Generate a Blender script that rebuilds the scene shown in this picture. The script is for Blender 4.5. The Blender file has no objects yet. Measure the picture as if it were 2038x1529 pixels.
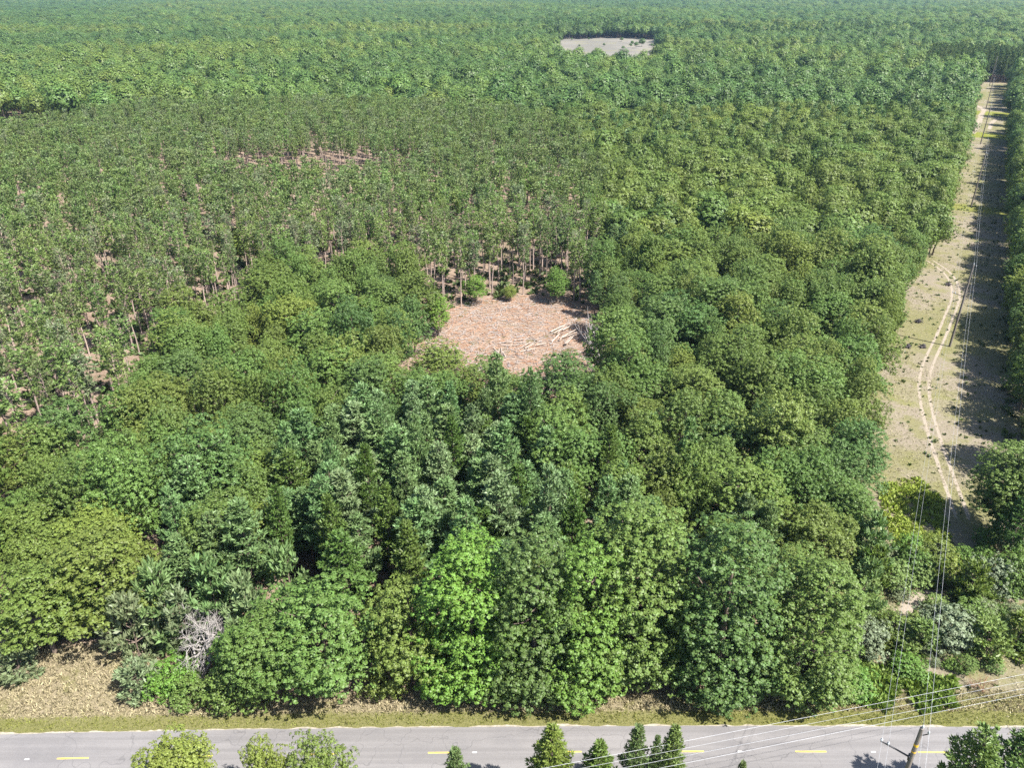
import bpy, math, random
import numpy as np
from mathutils import Vector

# ------------------------------------------------------------------ camera, sky, sun, exposure
sc = bpy.context.scene
COL = sc.collection
W_PX, H_PX, F_PX = 2038.0, 1529.0, 1523.0
PITCH = math.radians(27.8)
HCAM = 68.0
SP, CP = math.sin(PITCH), math.cos(PITCH)
cam_d = bpy.data.cameras.new('camera')
cam = bpy.data.objects.new('camera', cam_d)
COL.objects.link(cam)
cam.location = (0, 0, HCAM)
cam.rotation_euler = (math.pi / 2 - PITCH, 0, 0)
cam_d.sensor_width = 36.0
cam_d.lens = 36.0 * F_PX / W_PX
cam_d.clip_start = 0.5
cam_d.clip_end = 20000
sc.camera = cam

SUN_EL, SUN_AZ = math.radians(54), math.radians(126)
world = bpy.data.worlds.new('World')
sc.world = world
world.use_nodes = True
wn = world.node_tree
wn.nodes.clear()
w_out = wn.nodes.new('ShaderNodeOutputWorld')
w_bg = wn.nodes.new('ShaderNodeBackground')
w_sky = wn.nodes.new('ShaderNodeTexSky')
w_sky.sky_type = 'NISHITA'
w_sky.sun_disc = False
w_sky.sun_elevation = SUN_EL
w_sky.sun_rotation = SUN_AZ
w_bg.inputs['Strength'].default_value = 0.088
wn.links.new(w_sky.outputs[0], w_bg.inputs[0])
wn.links.new(w_bg.outputs[0], w_out.inputs[0])
sun_d = bpy.data.lights.new('sun', 'SUN')
sun_d.energy = 5.0
sun_d.angle = math.radians(0.5)
sun_d.color = (1.0, 0.96, 0.90)
sun = bpy.data.objects.new('sun', sun_d)
COL.objects.link(sun)
ldir = Vector((-math.sin(SUN_AZ) * math.cos(SUN_EL), -math.cos(SUN_AZ) * math.cos(SUN_EL), -math.sin(SUN_EL)))
sun.rotation_euler = ldir.to_track_quat('-Z', 'Y').to_euler()
sc.view_settings.view_transform = 'Standard'
sc.view_settings.look = 'None'
sc.view_settings.exposure = 1.52
sc.view_settings.gamma = 1.0
sc.view_settings.use_curve_mapping = False
sc.cycles.max_bounces = 5
sc.cycles.diffuse_bounces = 3
sc.cycles.glossy_bounces = 1
sc.cycles.transmission_bounces = 3
sc.cycles.volume_bounces = 0
sc.cycles.use_denoising = False
sc.cycles.caustics_reflective = False
sc.cycles.caustics_refractive = False

rng = np.random.default_rng(11)
random.seed(11)

# ------------------------------------------------------------------ geometry helpers
def unproj(u, v, h=0.0):
    """photo pixel -> world point at height h"""
    dx, dy = (u - W_PX / 2) / F_PX, (v - H_PX / 2) / F_PX
    t = (HCAM - h) / (SP + dy * CP)
    return np.array([dx * t, (CP - dy * SP) * t, h])

def proj(x, y, z):
    d = y * CP + (HCAM - z) * SP
    up = y * SP - (HCAM - z) * CP
    return W_PX / 2 + F_PX * x / d, H_PX / 2 - F_PX * up / d

def inpoly(px, py, poly):
    px, py = np.asarray(px, float), np.asarray(py, float)
    res = np.zeros(px.shape, bool)
    n = len(poly)
    for i in range(n):
        x1, y1 = poly[i]
        x2, y2 = poly[(i + 1) % n]
        if y1 == y2:
            continue
        c = ((y1 > py) != (y2 > py)) & (px < (x2 - x1) * (py - y1) / (y2 - y1) + x1)
        res ^= c
    return res

def unit(a):
    return a / np.maximum(np.linalg.norm(a, axis=-1, keepdims=True), 1e-9)

class Geo:
    """collects quads, builds ONE mesh object"""
    def __init__(s):
        s.v, s.q, s.n, s.mi = [], [], 0, []
    def add(s, v, q, mat=0):
        s.v.append(np.asarray(v, float)); s.q.append(np.asarray(q, int) + s.n); s.n += len(v)
        s.mi.append(np.full(len(q), mat, int))
    def leaves(s, P, N, size, aspect=0.75, fold=0.18, axis=None, r=rng, mat=0):
        n = len(P)
        if n == 0: return
        N = unit(N)
        if axis is None:
            t = unit(np.cross(N, r.normal(size=(n, 3))))
        else:
            t = unit(axis - N * np.sum(axis * N, 1, keepdims=True))
        b = np.cross(N, t)
        sz = np.broadcast_to(np.asarray(size, float), (n,))[:, None]
        k = r.uniform(.35, .65, (n, 1)) - .5
        v = np.stack([P - t * sz * .5, P + b * sz * aspect * .5 + t * sz * k - N * sz * fold,
                      P + t * sz * .5, P - b * sz * aspect * .5 + t * sz * k - N * sz * fold], 1).reshape(-1, 3)
        s.add(v, np.arange(4 * n).reshape(-1, 4), mat)
    def tube(s, pts, rad, seg=6, mat=0):
        pts = np.asarray(pts, float); m = len(pts)
        rad = np.broadcast_to(np.asarray(rad, float), (m,))
        tg = np.gradient(pts, axis=0); tg = unit(tg)
        ref = np.array([0, 0, 1.]) if abs(tg[0, 2]) < .8 else np.array([1., 0, 0])
        a = unit(np.cross(tg, ref)); b = np.cross(tg, a)
        th = np.linspace(0, 2 * math.pi, seg, endpoint=False)
        v = pts[:, None] + rad[:, None, None] * (np.cos(th)[None, :, None] * a[:, None] + np.sin(th)[None, :, None] * b[:, None])
        i = np.arange(m - 1)[:, None] * seg; j = np.arange(seg)[None]; j2 = (j + 1) % seg
        q = np.stack([i + j, i + j2, i + seg + j2, i + seg + j], -1).reshape(-1, 4)
        v = v.reshape(-1, 3)
        s.add(v, q, mat)
        # caps as fans of quads (collapsed edge kept tiny)
        for base, c in ((0, pts[0]), ((m - 1) * seg, pts[-1])):
            ring = v[base:base + seg]
            cv = np.vstack([ring, c[None]])
            k = np.arange(0, seg, 2)
            s.add(cv, np.stack([k, (k + 1) % seg, (k + 2) % seg, np.full(len(k), seg)], -1), mat)
    def box(s, x0, y0, z0, x1, y1, z1, mat=0):
        v = np.array([[x, y, z] for z in (z0, z1) for y in (y0, y1) for x in (x0, x1)], float)
        s.add(v, [[0, 2, 3, 1], [4, 5, 7, 6], [0, 1, 5, 4], [2, 6, 7, 3], [0, 4, 6, 2], [1, 3, 7, 5]], mat)
    def mesh(s, name, mats, smooth=False):
        me = bpy.data.meshes.new(name)
        v = np.concatenate(s.v).astype(np.float32); q = np.concatenate(s.q).astype(np.int32)
        me.vertices.add(len(v)); me.vertices.foreach_set('co', v.ravel())
        me.loops.add(q.size); me.loops.foreach_set('vertex_index', q.ravel())
        me.polygons.add(len(q)); me.polygons.foreach_set('loop_start', np.arange(0, q.size, 4, dtype=np.int32))
        me.polygons.foreach_set('material_index', np.concatenate(s.mi).astype(np.int32))
        if smooth: me.polygons.foreach_set('use_smooth', np.ones(len(q), bool))
        for m in (mats if isinstance(mats, (list, tuple)) else [mats]): me.materials.append(m)
        me.update(); me.validate()
        return me
    def obj(s, name, mats, parent=None, smooth=False, loc=None):
        o = bpy.data.objects.new(name, s.mesh(name, mats, smooth)); COL.objects.link(o)
        if parent is not None: o.parent = parent
        if loc is not None: o.location = loc
        return o

def tag(o, label=None, cat=None, group=None, kind=None):
    if label: o['label'] = label
    if cat: o['category'] = cat
    if group: o['group'] = group
    if kind: o['kind'] = kind
    return o

def empty(name, loc, rz=0.0, scale=1.0):
    o = bpy.data.objects.new(name, None); COL.objects.link(o)
    o.empty_display_size = 0.3
    o.location = loc; o.rotation_euler = (0, 0, rz)
    o.scale = (scale, scale, scale) if np.isscalar(scale) else scale
    return o

def fib(n, r, zmin=-1.0):
    i = np.arange(n) + r.uniform()
    z = 1 - (i + .5) / (n + 1) * (1 - zmin)
    z = np.clip(z, -1, 1)
    ph = i * 2.399963 + r.uniform(0, 6.28)
    rr = np.sqrt(1 - z * z)
    d = np.stack([rr * np.cos(ph), rr * np.sin(ph), z], 1)
    return d

# ------------------------------------------------------------------ materials
class NT:
    def __init__(s, name):
        s.m = bpy.data.materials.new(name); s.m.use_nodes = True
        s.t = s.m.node_tree; s.t.nodes.clear()
        s.out = s.t.nodes.new('ShaderNodeOutputMaterial')
    def n(s, typ, **kw):
        nd = s.t.nodes.new(typ)
        for k, v in kw.items(): setattr(nd, k, v)
        return nd
    def l(s, a, b): s.t.links.new(a, b)
    def val(s, v, inp):
        if hasattr(v, 'is_linked') or isinstance(v, bpy.types.NodeSocket): s.l(v, inp)
        else: inp.default_value = v
    def math(s, op, a, b=0.0, c=None, clamp=False):
        nd = s.n('ShaderNodeMath', operation=op); nd.use_clamp = clamp
        s.val(a, nd.inputs[0]); s.val(b, nd.inputs[1])
        if c is not None: s.val(c, nd.inputs[2])
        return nd.outputs[0]
    def mix(s, f, a, b, blend='MIX'):
        nd = s.n('ShaderNodeMix', data_type='RGBA', blend_type=blend)
        s.val(f, nd.inputs[0]); s.val(a, nd.inputs[6]); s.val(b, nd.inputs[7])
        return nd.outputs[2]
    def noise(s, vec, scale, detail=4, rough=.6, dist=0.0):
        nd = s.n('ShaderNodeTexNoise'); nd.inputs['Scale'].default_value = scale
        nd.inputs['Detail'].default_value = detail; nd.inputs['Roughness'].default_value = rough
        nd.inputs['Distortion'].default_value = dist
        if vec is not None: s.l(vec, nd.inputs['Vector'])
        return nd.outputs[0]
    def ramp(s, x, lo, hi):
        nd = s.n('ShaderNodeMapRange', interpolation_type='SMOOTHSTEP')
        s.val(x, nd.inputs[0]); s.val(lo, nd.inputs[1]); s.val(hi, nd.inputs[2])
        return nd.outputs[0]
    def coords(s):
        return s.n('ShaderNodeNewGeometry').outputs['Position']

def rgb(r, g, b): return (r, g, b, 1.0)

def leaf_material(name, transl=.3, rough=.5, spec=.35, var=.22, hue=.03, tip=None):
    k = NT(name)
    at = k.n('ShaderNodeAttribute', attribute_type='INSTANCER', attribute_name='tint')
    oi = k.n('ShaderNodeObjectInfo')
    tc = k.n('ShaderNodeTexCoord')
    geo = k.n('ShaderNodeNewGeometry')
    hsv = k.n('ShaderNodeHueSaturation')
    isl = geo.outputs['Random Per Island']
    nz = k.noise(tc.outputs['Object'], .9, 3, .6)
    v = k.math('MULTIPLY_ADD', isl, var * 2, 1 - var)
    v2 = k.math('MULTIPLY_ADD', nz, .7, .65)
    k.l(k.math('MULTIPLY', v, v2), hsv.inputs['Value'])
    h = k.math('MULTIPLY_ADD', oi.outputs['Random'], hue, .496 - hue / 2)
    h = k.math('ADD', h, k.math('MULTIPLY_ADD', isl, .02, -.01))
    k.l(h, hsv.inputs['Hue'])
    hsv.inputs['Saturation'].default_value = 1.0
    k.l(at.outputs['Color'], hsv.inputs['Color'])
    c = hsv.outputs[0]
    p = k.n('ShaderNodeBsdfPrincipled')
    k.l(c, p.inputs['Base Color'])
    p.inputs['Roughness'].default_value = rough
    p.inputs['Specular IOR Level'].default_value = spec
    tr = k.n('ShaderNodeBsdfTranslucent')
    k.l(k.mix(1.0, c, rgb(1.15, 1.2, .55), 'MULTIPLY'), tr.inputs['Color'])
    ms = k.n('ShaderNodeMixShader'); ms.inputs[0].default_value = transl
    k.l(p.outputs[0], ms.inputs[1]); k.l(tr.outputs[0], ms.inputs[2]); k.l(ms.outputs[0], k.out.inputs[0])
    return k.m

def plain(name, col, rough=.8, col2=None, scale=3.0, spec=.3, metal=0.0, stretch=(1, 1, 1)):
    k = NT(name)
    tc = k.n('ShaderNodeTexCoord')
    mp = k.n('ShaderNodeMapping'); mp.inputs['Scale'].default_value = stretch
    k.l(tc.outputs['Object'], mp.inputs[0])
    nz = k.noise(mp.outputs[0], scale, 5, .65)
    c2 = col2 or tuple(x * .6 for x in col)
    oi = k.n('ShaderNodeObjectInfo')
    c = k.mix(k.ramp(nz, .35, .65), rgb(*c2), rgb(*col))
    hs = k.n('ShaderNodeHueSaturation'); k.l(c, hs.inputs['Color'])
    k.l(k.math('MULTIPLY_ADD', oi.outputs['Random'], .4, .8), hs.inputs['Value'])
    p = k.n('ShaderNodeBsdfPrincipled'); k.l(hs.outputs[0], p.inputs['Base Color'])
    p.inputs['Roughness'].default_value = rough; p.inputs['Metallic'].default_value = metal
    p.inputs['Specular IOR Level'].default_value = spec
    k.l(p.outputs[0], k.out.inputs[0])
    return k.m

M_LEAF = leaf_material('broadleaf_foliage', .22, .5, .28, .24, .022)
M_NEEDLE = leaf_material('needle_foliage', .28, .5, .35, .28, .03)
M_BARK = plain('grey_brown_bark', (.17, .13, .10), .9, (.08, .06, .05), 4, stretch=(3, 3, .5))
M_PINEBARK = plain('red_pine_bark', (.36, .28, .235), .9, (.23, .175, .15), 3, stretch=(3, 3, .4))
M_DEAD = plain('dead_wood', (.36, .33, .31), .9, (.24, .22, .21), 3)
M_LOG = plain('cut_log_wood', (.40, .34, .29), .85, (.26, .20, .16), 3)
M_POLE = plain('weathered_pole_wood', (.185, .16, .138), .85, (.10, .085, .075), 2, stretch=(4, 4, .3))
M_STEEL = plain('dark_steel', (.06, .06, .065), .5, metal=.5)
M_WIRE = plain('aluminium_wire', (.42, .43, .45), .45, (.34, .35, .37), spec=.5)
M_PORC = plain('porcelain', (.5, .52, .54), .35, (.35, .36, .38))
M_YTAG = plain('yellow_tag', (.75, .45, .03), .5, (.6, .35, .03))

# corridor frame: t along the power line, s across it (right positive)
O2 = np.array([31.0, 39.0]); DV = np.array([.4953, .8687]); NV = np.array([.8687, -.4953])
def ts(x, y):
    dx, dy = x - O2[0], y - O2[1]
    return dx * DV[0] + dy * DV[1], dx * NV[0] + dy * NV[1]
def from_ts(t, s):
    return O2[0] + t * DV[0] + s * NV[0], O2[1] + t * DV[1] + s * NV[1]

def road_y(x):   # far edge of the road
    d = np.abs(np.asarray(x) - 20.0); m = np.minimum(d, 90.0)
    return 53.3 - .00019 * (m * m + (d - m) * 180.0)
ROAD_W = 6.1

def ground_material():
    k = NT('ground_soil')
    P = k.coords()
    sx = k.n('ShaderNodeSeparateXYZ'); k.l(P, sx.inputs[0]); X, Y = sx.outputs[0], sx.outputs[1]
    n_big = k.noise(P, .03, 5, .6); n_mid = k.noise(P, .22, 6, .65); n_fin = k.noise(P, 1.7, 6, .75); n_vf = k.noise(P, 6.0, 4, .8)
    wob = k.math('MULTIPLY_ADD', n_mid, 8.0, -4.0)
    wob2 = k.math('MULTIPLY_ADD', n_fin, 4.0, -2.0)
    wobs = k.math('ADD', wob, wob2)
    # forest floor: needle litter and leaf litter
    c = k.mix(k.ramp(n_mid, .35, .65), rgb(.30, .21, .15), rgb(.44, .33, .245))
    c = k.mix(k.ramp(n_fin, .45, .7), c, rgb(.56, .44, .345))
    c = k.mix(k.ramp(n_vf, .56, .72), c, rgb(.10, .075, .055))
    c = k.mix(k.math('MULTIPLY', k.ramp(n_big, .5, .62), .35), c, rgb(.10, .13, .04))
    # corridor
    dx = k.math('SUBTRACT', X, float(O2[0])); dy = k.math('SUBTRACT', Y, float(O2[1]))
    S = k.math('ADD', k.math('MULTIPLY', dx, float(NV[0])), k.math('MULTIPLY', dy, float(NV[1])))
    T = k.math('ADD', k.math('MULTIPLY', dx, float(DV[0])), k.math('MULTIPLY', dy, float(DV[1])))
    cor = k.ramp(k.math('ADD', k.math('ABSOLUTE', S), k.math('MULTIPLY', wobs, .5)), 17.5, 14.0)
    cor = k.math('MULTIPLY', cor, k.ramp(T, 680, 660))
    sand = k.mix(k.ramp(n_mid, .38, .62), rgb(.335, .28, .22), rgb(.44, .37, .30))
    sand = k.mix(k.ramp(n_fin, .42, .60), sand, rgb(.28, .255, .165))
    sand = k.mix(k.ramp(n_vf, .52, .66), sand, rgb(.58, .50, .40))
    sand = k.mix(k.ramp(n_vf, .46, .34), sand, rgb(.17, .15, .085))
    grs = k.mix(k.ramp(n_fin, .4, .6), rgb(.19, .20, .07), rgb(.29, .275, .115))
    sand = k.mix(k.math('MULTIPLY', k.ramp(n_big, .42, .58), .75), sand, grs)
    sand = k.mix(k.math('MULTIPLY', k.ramp(n_mid, .46, .6), .7), sand, grs)
    sand = k.mix(1.0, sand, rgb(1.12, 1.12, 1.13), 'MULTIPLY')
    c = k.mix(cor, c, sand)
    # lusher strips across the corridor
    gb = None
    for t0, hw, amt in ((250, 5, .75), (410, 9, .95), (492, 9, .9), (95, 4, .2)):
        d = k.math('ABSOLUTE', k.math('SUBTRACT', k.math('ADD', T, k.math('MULTIPLY', wobs, .7)), float(t0)))
        mk = k.math('MULTIPLY', k.ramp(d, hw * 1.3, hw * .7), amt)
        gb = mk if gb is None else k.math('MAXIMUM', gb, mk)
    c = k.mix(k.math('MULTIPLY', gb, cor), c, k.mix(n_fin, rgb(.22, .26, .03), rgb(.34, .36, .06)))
    # log clearing
    ex = k.math('DIVIDE', k.math('SUBTRACT', X, 3.0), 26.0); ey = k.math('DIVIDE', k.math('SUBTRACT', Y, 143.0), 33.0)
    er = k.math('SQRT', k.math('ADD', k.math('MULTIPLY', ex, ex), k.math('MULTIPLY', ey, ey)))
    clr = k.ramp(k.math('ADD', er, k.math('MULTIPLY', wobs, .04)), 1.12, .92)
    slash = k.mix(k.ramp(n_fin, .36, .56), rgb(.30, .17, .105), rgb(.56, .425, .325))
    n_cl = k.noise(P, .55, 5, .7, .8)
    slash = k.mix(k.math('MULTIPLY', k.ramp(n_cl, .50, .62), .75), slash, rgb(.36, .20, .125))
    slash = k.mix(k.math('MULTIPLY', k.ramp(n_cl, .46, .36), .6), slash, rgb(.40, .36, .32))
    slash = k.mix(k.ramp(n_vf, .5, .66), slash, rgb(.70, .60, .51))
    slash = k.mix(k.ramp(n_vf, .43, .33), slash, rgb(.19, .12, .085))
    slash = k.mix(k.math('MULTIPLY', k.ramp(n_mid, .55, .64), .6), slash, rgb(.17, .18, .06))
    slash = k.mix(1.0, slash, rgb(.86, .83, .80), 'MULTIPLY')
    c = k.mix(clr, c, slash)
    # far sandy field
    fx = k.ramp(k.math('ABSOLUTE', k.math('SUBTRACT', k.math('DIVIDE', X, k.math('MAXIMUM', Y, 1.0)), .1135)), .070, .064)
    fy = k.math('MULTIPLY', k.ramp(Y, 660, 680), k.ramp(Y, 1140, 1126))
    fld = k.mix(k.ramp(k.noise(P, .015, 4, .6), .4, .6), rgb(.27, .255, .215), rgb(.34, .315, .27))
    fld = k.mix(k.math('MULTIPLY', k.ramp(n_big, .52, .66), .5), fld, rgb(.34, .33, .16))
    c = k.mix(k.math('MULTIPLY', fx, fy), c, fld)
    # roadside verge: dry gold grass, greener near the asphalt
    yd = k.math('ABSOLUTE', k.math('SUBTRACT', X, 20.0)); ym = k.math('MINIMUM', yd, 90.0)
    ye = k.math('MULTIPLY_ADD', ym, ym, k.math('MULTIPLY', k.math('SUBTRACT', yd, ym), 180.0))
    yr = k.math('MULTIPLY_ADD', ye, -.00019, 53.3)
    D = k.math('SUBTRACT', Y, yr)     # metres beyond the far road edge
    xl = k.ramp(X, -36, -42)
    wid = k.math('MULTIPLY_ADD', xl, 7.5, 4.2)
    ver = k.ramp(k.math('SUBTRACT', k.math('ADD', D, k.math('MULTIPLY', wobs, .35)), wid), 1.0, -1.0)
    dry = k.mix(k.ramp(n_fin, .38, .6), rgb(.28, .24, .14), rgb(.43, .365, .245))
    dry = k.mix(k.ramp(n_vf, .52, .68), dry, rgb(.60, .50, .345))
    dry = k.mix(k.ramp(n_vf, .45, .34), dry, rgb(.17, .165, .07))
    dry = k.mix(k.math('MULTIPLY', k.ramp(n_mid, .52, .62), .6), dry, rgb(.24, .245, .075))
    c = k.mix(ver, c, dry)
    wet = k.ramp(k.math('ADD', D, k.math('MULTIPLY', wob2, .35)), 2.6, 1.2)
    vg = k.mix(k.ramp(n_vf, .36, .62), rgb(.14, .155, .045), rgb(.30, .295, .10))
    c = k.mix(k.math('MULTIPLY', k.math('MULTIPLY', wet, ver), .85), c, vg)
    rgt = k.math('MULTIPLY', k.ramp(X, 12, 22), k.ramp(X, 62, 50))
    c = k.mix(k.math('MULTIPLY', k.math('MULTIPLY', rgt, ver), .85), c, vg)
    # wheel ruts and bare sand carried by strips that lie on the ground
    rut = k.n('ShaderNodeAttribute', attribute_type='GEOMETRY', attribute_name='rut').outputs['Fac']
    rm = k.ramp(k.math('ADD', rut, k.math('ADD', k.math('MULTIPLY_ADD', n_fin, 1.3, -.65), k.math('MULTIPLY_ADD', n_mid, .9, -.45))), .42, .72)
    c = k.mix(rm, c, k.mix(n_vf, rgb(.44, .37, .285), rgb(.62, .54, .44)))
    c = k.mix(1.0, c, rgb(.50, .495, .49), 'MULTIPLY')
    p = k.n('ShaderNodeBsdfPrincipled'); k.l(c, p.inputs['Base Color'])
    p.inputs['Roughness'].default_value = .95; p.inputs['Specular IOR Level'].default_value = .1
    bp = k.n('ShaderNodeBump'); bp.inputs['Strength'].default_value = .6; bp.inputs['Distance'].default_value = .25
    k.l(k.math('ADD', n_fin, k.math('MULTIPLY', n_vf, .5)), bp.inputs['Height']); k.l(bp.outputs[0], p.inputs['Normal'])
    k.l(p.outputs[0], k.out.inputs[0])
    return k.m

def asphalt_material():
    k = NT('worn_asphalt')
    P = k.coords()
    mp = k.n('ShaderNodeMapping'); mp.inputs['Scale'].default_value = (.03, 1.3, 1); k.l(P, mp.inputs[0])
    st = k.noise(mp.outputs[0], 1.0, 5, .6); pat = k.noise(P, .12, 5, .65); gr = k.noise(P, 9.0, 3, .8)
    c = k.mix(k.ramp(st, .35, .65), rgb(.160, .152, .150), rgb(.200, .190, .187))
    c = k.mix(k.math('MULTIPLY', k.ramp(pat, .45, .7), .5), c, rgb(.133, .128, .132))
    vo = k.n('ShaderNodeTexVoronoi', feature='DISTANCE_TO_EDGE'); vo.inputs['Scale'].default_value = .16
    wv = k.n('ShaderNodeVectorMath', operation='ADD'); k.l(P, wv.inputs[0])
    wn_ = k.n('ShaderNodeTexNoise'); wn_.inputs['Scale'].default_value = .5; k.l(P, wn_.inputs['Vector'])
    ws_ = k.n('ShaderNodeVectorMath', operation='SCALE'); ws_.inputs['Scale'].default_value = 4.0; k.l(wn_.outputs['Color'], ws_.inputs[0])
    k.l(ws_.outputs[0], wv.inputs[1]); k.l(wv.outputs[0], vo.inputs['Vector'])
    c = k.mix(k.math('MULTIPLY', k.ramp(vo.outputs['Distance'], .012, .003), .35), c, rgb(.07, .068, .07))
    c = k.mix(k.ramp(gr, .3, .75), k.mix(1, c, rgb(.8, .8, .8), 'MULTIPLY'), c)
    p = k.n('ShaderNodeBsdfPrincipled'); k.l(c, p.inputs['Base Color'])
    p.inputs['Roughness'].default_value = .85; p.inputs['Specular IOR Level'].default_value = .2
    k.l(p.outputs[0], k.out.inputs[0])
    return k.m
M_GROUND, M_ASPH = ground_material(), asphalt_material()
M_GRAVEL = plain('pale_shoulder_gravel', (.30, .265, .22), .9, (.19, .17, .125), 2.5)
M_YELLOW = plain('yellow_road_paint', (.72, .52, .06), .7, (.55, .42, .10), 1.5)
M_WHITE = plain('white_marker', (.8, .8, .78), .6, (.7, .7, .68), 2)

# ------------------------------------------------------------------ ground, road, markings
g = Geo()
gx = np.array([-9000, -3000, -1000, -400, -150, 0, 150, 400, 1000, 3000, 9000.]); gy = np.array([-3000, -500, -100, 0, 50, 150, 400, 1000, 3000, 6000, 12000.])
XX, YY = np.meshgrid(gx, gy); nx = len(gx)
ii = np.arange(len(gy) - 1)[:, None] * nx + np.arange(nx - 1)[None]
g.add(np.stack([XX.ravel(), YY.ravel(), np.zeros(XX.size)], 1), np.stack([ii, ii + 1, ii + nx + 1, ii + nx], -1).reshape(-1, 4))
tag(g.obj('ground', M_GROUND), kind='structure')

def strip(name, xs, ya, yb, z, mat):
    gg = Geo(); m = len(xs)
    v = np.concatenate([np.stack([xs, ya, np.full(m, z)], 1), np.stack([xs, yb, np.full(m, z)], 1)])
    i = np.arange(m - 1)
    gg.add(v, np.stack([i, i + 1, i + m + 1, i + m], 1))
    return tag(gg.obj(name, mat), kind='structure')
xs = np.linspace(-320, 320, 1600)
ry = road_y(xs)
rg = np.random.default_rng(3)
rag = np.convolve(rg.normal(0, 1, 1620), np.ones(4) / 4, 'same')[10:1610]
strip('road_shoulder', xs, ry - .35, ry + .13 + .16 * rag, .006, M_GRAVEL)
rag2 = np.convolve(rg.normal(0, 1, 1620), np.ones(3) / 3, 'same')[10:1610]
strip('road', xs, ry - ROAD_W, ry + .05 * rag2, .02, M_ASPH)
gl = Geo()
def on_road(x0, x1, off, w, z):
    q = np.linspace(x0, x1, 6); y = road_y(q) - off
    v = np.concatenate([np.stack([q, y - w / 2, np.full(6, z)], 1), np.stack([q, y + w / 2, np.full(6, z)], 1)])
    i = np.arange(5)
    gl.add(v, np.stack([i, i + 1, i + 7, i + 6], 1))
x_d0 = unproj(852, 1499)[0]
for i in range(-14, 15):
    on_road(x_d0 + 12.19 * i, x_d0 + 12.19 * i + 3.1, 2.95, .14, .0245)
tag(gl.obj('road_markings', M_YELLOW), kind='structure')
gl = Geo()
for u in (940, 1469, 1735, 57):
    xm = unproj(u, 1500)[0]; on_road(xm, xm + .45, 2.95, .12, .0245)
tag(gl.obj('road_reflectors', M_WHITE), kind='structure')

# wheel tracks on the corridor: strips of ground carrying a rut weight
def track(name, pix, ruts, half, sigma, z=.005, amp=1.0):
    pts = np.array([unproj(u, v)[:2] for u, v in pix])
    seg = np.r_[0, np.cumsum(np.linalg.norm(np.diff(pts, axis=0), axis=1))]
    n = int(seg[-1] / .6) + 2
    s_ = np.linspace(0, seg[-1], n)
    # smooth path
    px = np.interp(s_, seg, pts[:, 0]); py = np.interp(s_, seg, pts[:, 1])
    kk = max(3, min(41, n // 6 * 2 + 1)); ker = np.hanning(kk + 2)[1:-1]; ker /= ker.sum()
    px = np.convolve(np.pad(px, kk // 2, 'edge'), ker, 'valid'); py = np.convolve(np.pad(py, kk // 2, 'edge'), ker, 'valid')
    tg = unit(np.stack([np.gradient(px), np.gradient(py)], 1)); nn = np.stack([tg[:, 1], -tg[:, 0]], 1)
    ws = np.linspace(-half, half, 25)
    V = np.stack([px, py], 1)[:, None] + nn[:, None] * ws[None, :, None]
    gg = Geo(); m = len(ws)
    v = np.concatenate([V.reshape(-1, 2), np.full((n * m, 1), z)], 1)
    i = np.arange(n - 1)[:, None] * m + np.arange(m - 1)[None]
    gg.add(v, np.stack([i, i + 1, i + m + 1, i + m], -1).reshape(-1, 4))
    o = gg.obj(name, M_GROUND)
    w = np.max([np.exp(-((ws - r) / sigma) ** 2) for r in ruts], axis=0) * amp
    fade = np.clip(np.minimum(s_, s_[-1] - s_) / 4, 0, 1)
    a = o.data.attributes.new('rut', 'FLOAT', 'POINT')
    a.data.foreach_set('value', (w[None] * fade[:, None]).astype(np.float32).ravel())
    tag(o, kind='structure')
track('dirt_track', [(1925, 1060), (1905, 1000), (1880, 930), (1862, 880), (1848, 830), (1838, 790), (1838, 750), (1850, 715), (1872, 672), (1885, 640), (1905, 590), (1898, 555), (1870, 528), (1835, 510)], (-.85, .85), 2.2, .34)
track('dirt_track', [(1780, 1245), (1810, 1205), (1850, 1175), (1905, 1135)], (0,), 2.4, 1.2, .006, .9)
track('dirt_track', [(1933, 268), (1946, 250), (1953, 228), (1960, 217), (1940, 208)], (0,), 5, 1.9, .013, .9)
track('dirt_track', [(1969, 258), (1972, 245), (1982, 237), (1996, 234)], (0,), 4, 1.5, .009, .9)

# ------------------------------------------------------------------ tree builders (unit: metres, base at origin)
def limb_tree(r, H, zb, R, rad, nl=7, bend=.3, seg=6, top=.8):
    gt = Geo()
    n = 6
    z = np.linspace(-.2, H * top, n)
    path = np.stack([r.normal(0, bend, n).cumsum() * .4, r.normal(0, bend, n).cumsum() * .4, z], 1); path[0, :2] = path[1, :2] = 0
    gt.tube(path, rad * np.linspace(1.15, .25, n), seg)
    for i in range(nl):
        f = r.uniform(max(.15, zb / H), .95); h0 = f * H * top
        b0 = np.array([np.interp(h0, z, path[:, k]) for k in range(3)])
        a = i * 2.4 + r.uniform(0, 1); L = R * r.uniform(.6, .9) * (1.15 - .5 * f)
        e = b0 + np.array([math.cos(a) * L, math.sin(a) * L, L * r.uniform(.3, .8)])
        m = (b0 + e) / 2 + np.array([0, 0, -.08 * L]) + r.normal(0, .15, 3)
        gt.tube([b0, m, e], rad * np.array([.45, .3, .1]) * (1.1 - .5 * f), max(4, seg - 2))
    return gt

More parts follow.
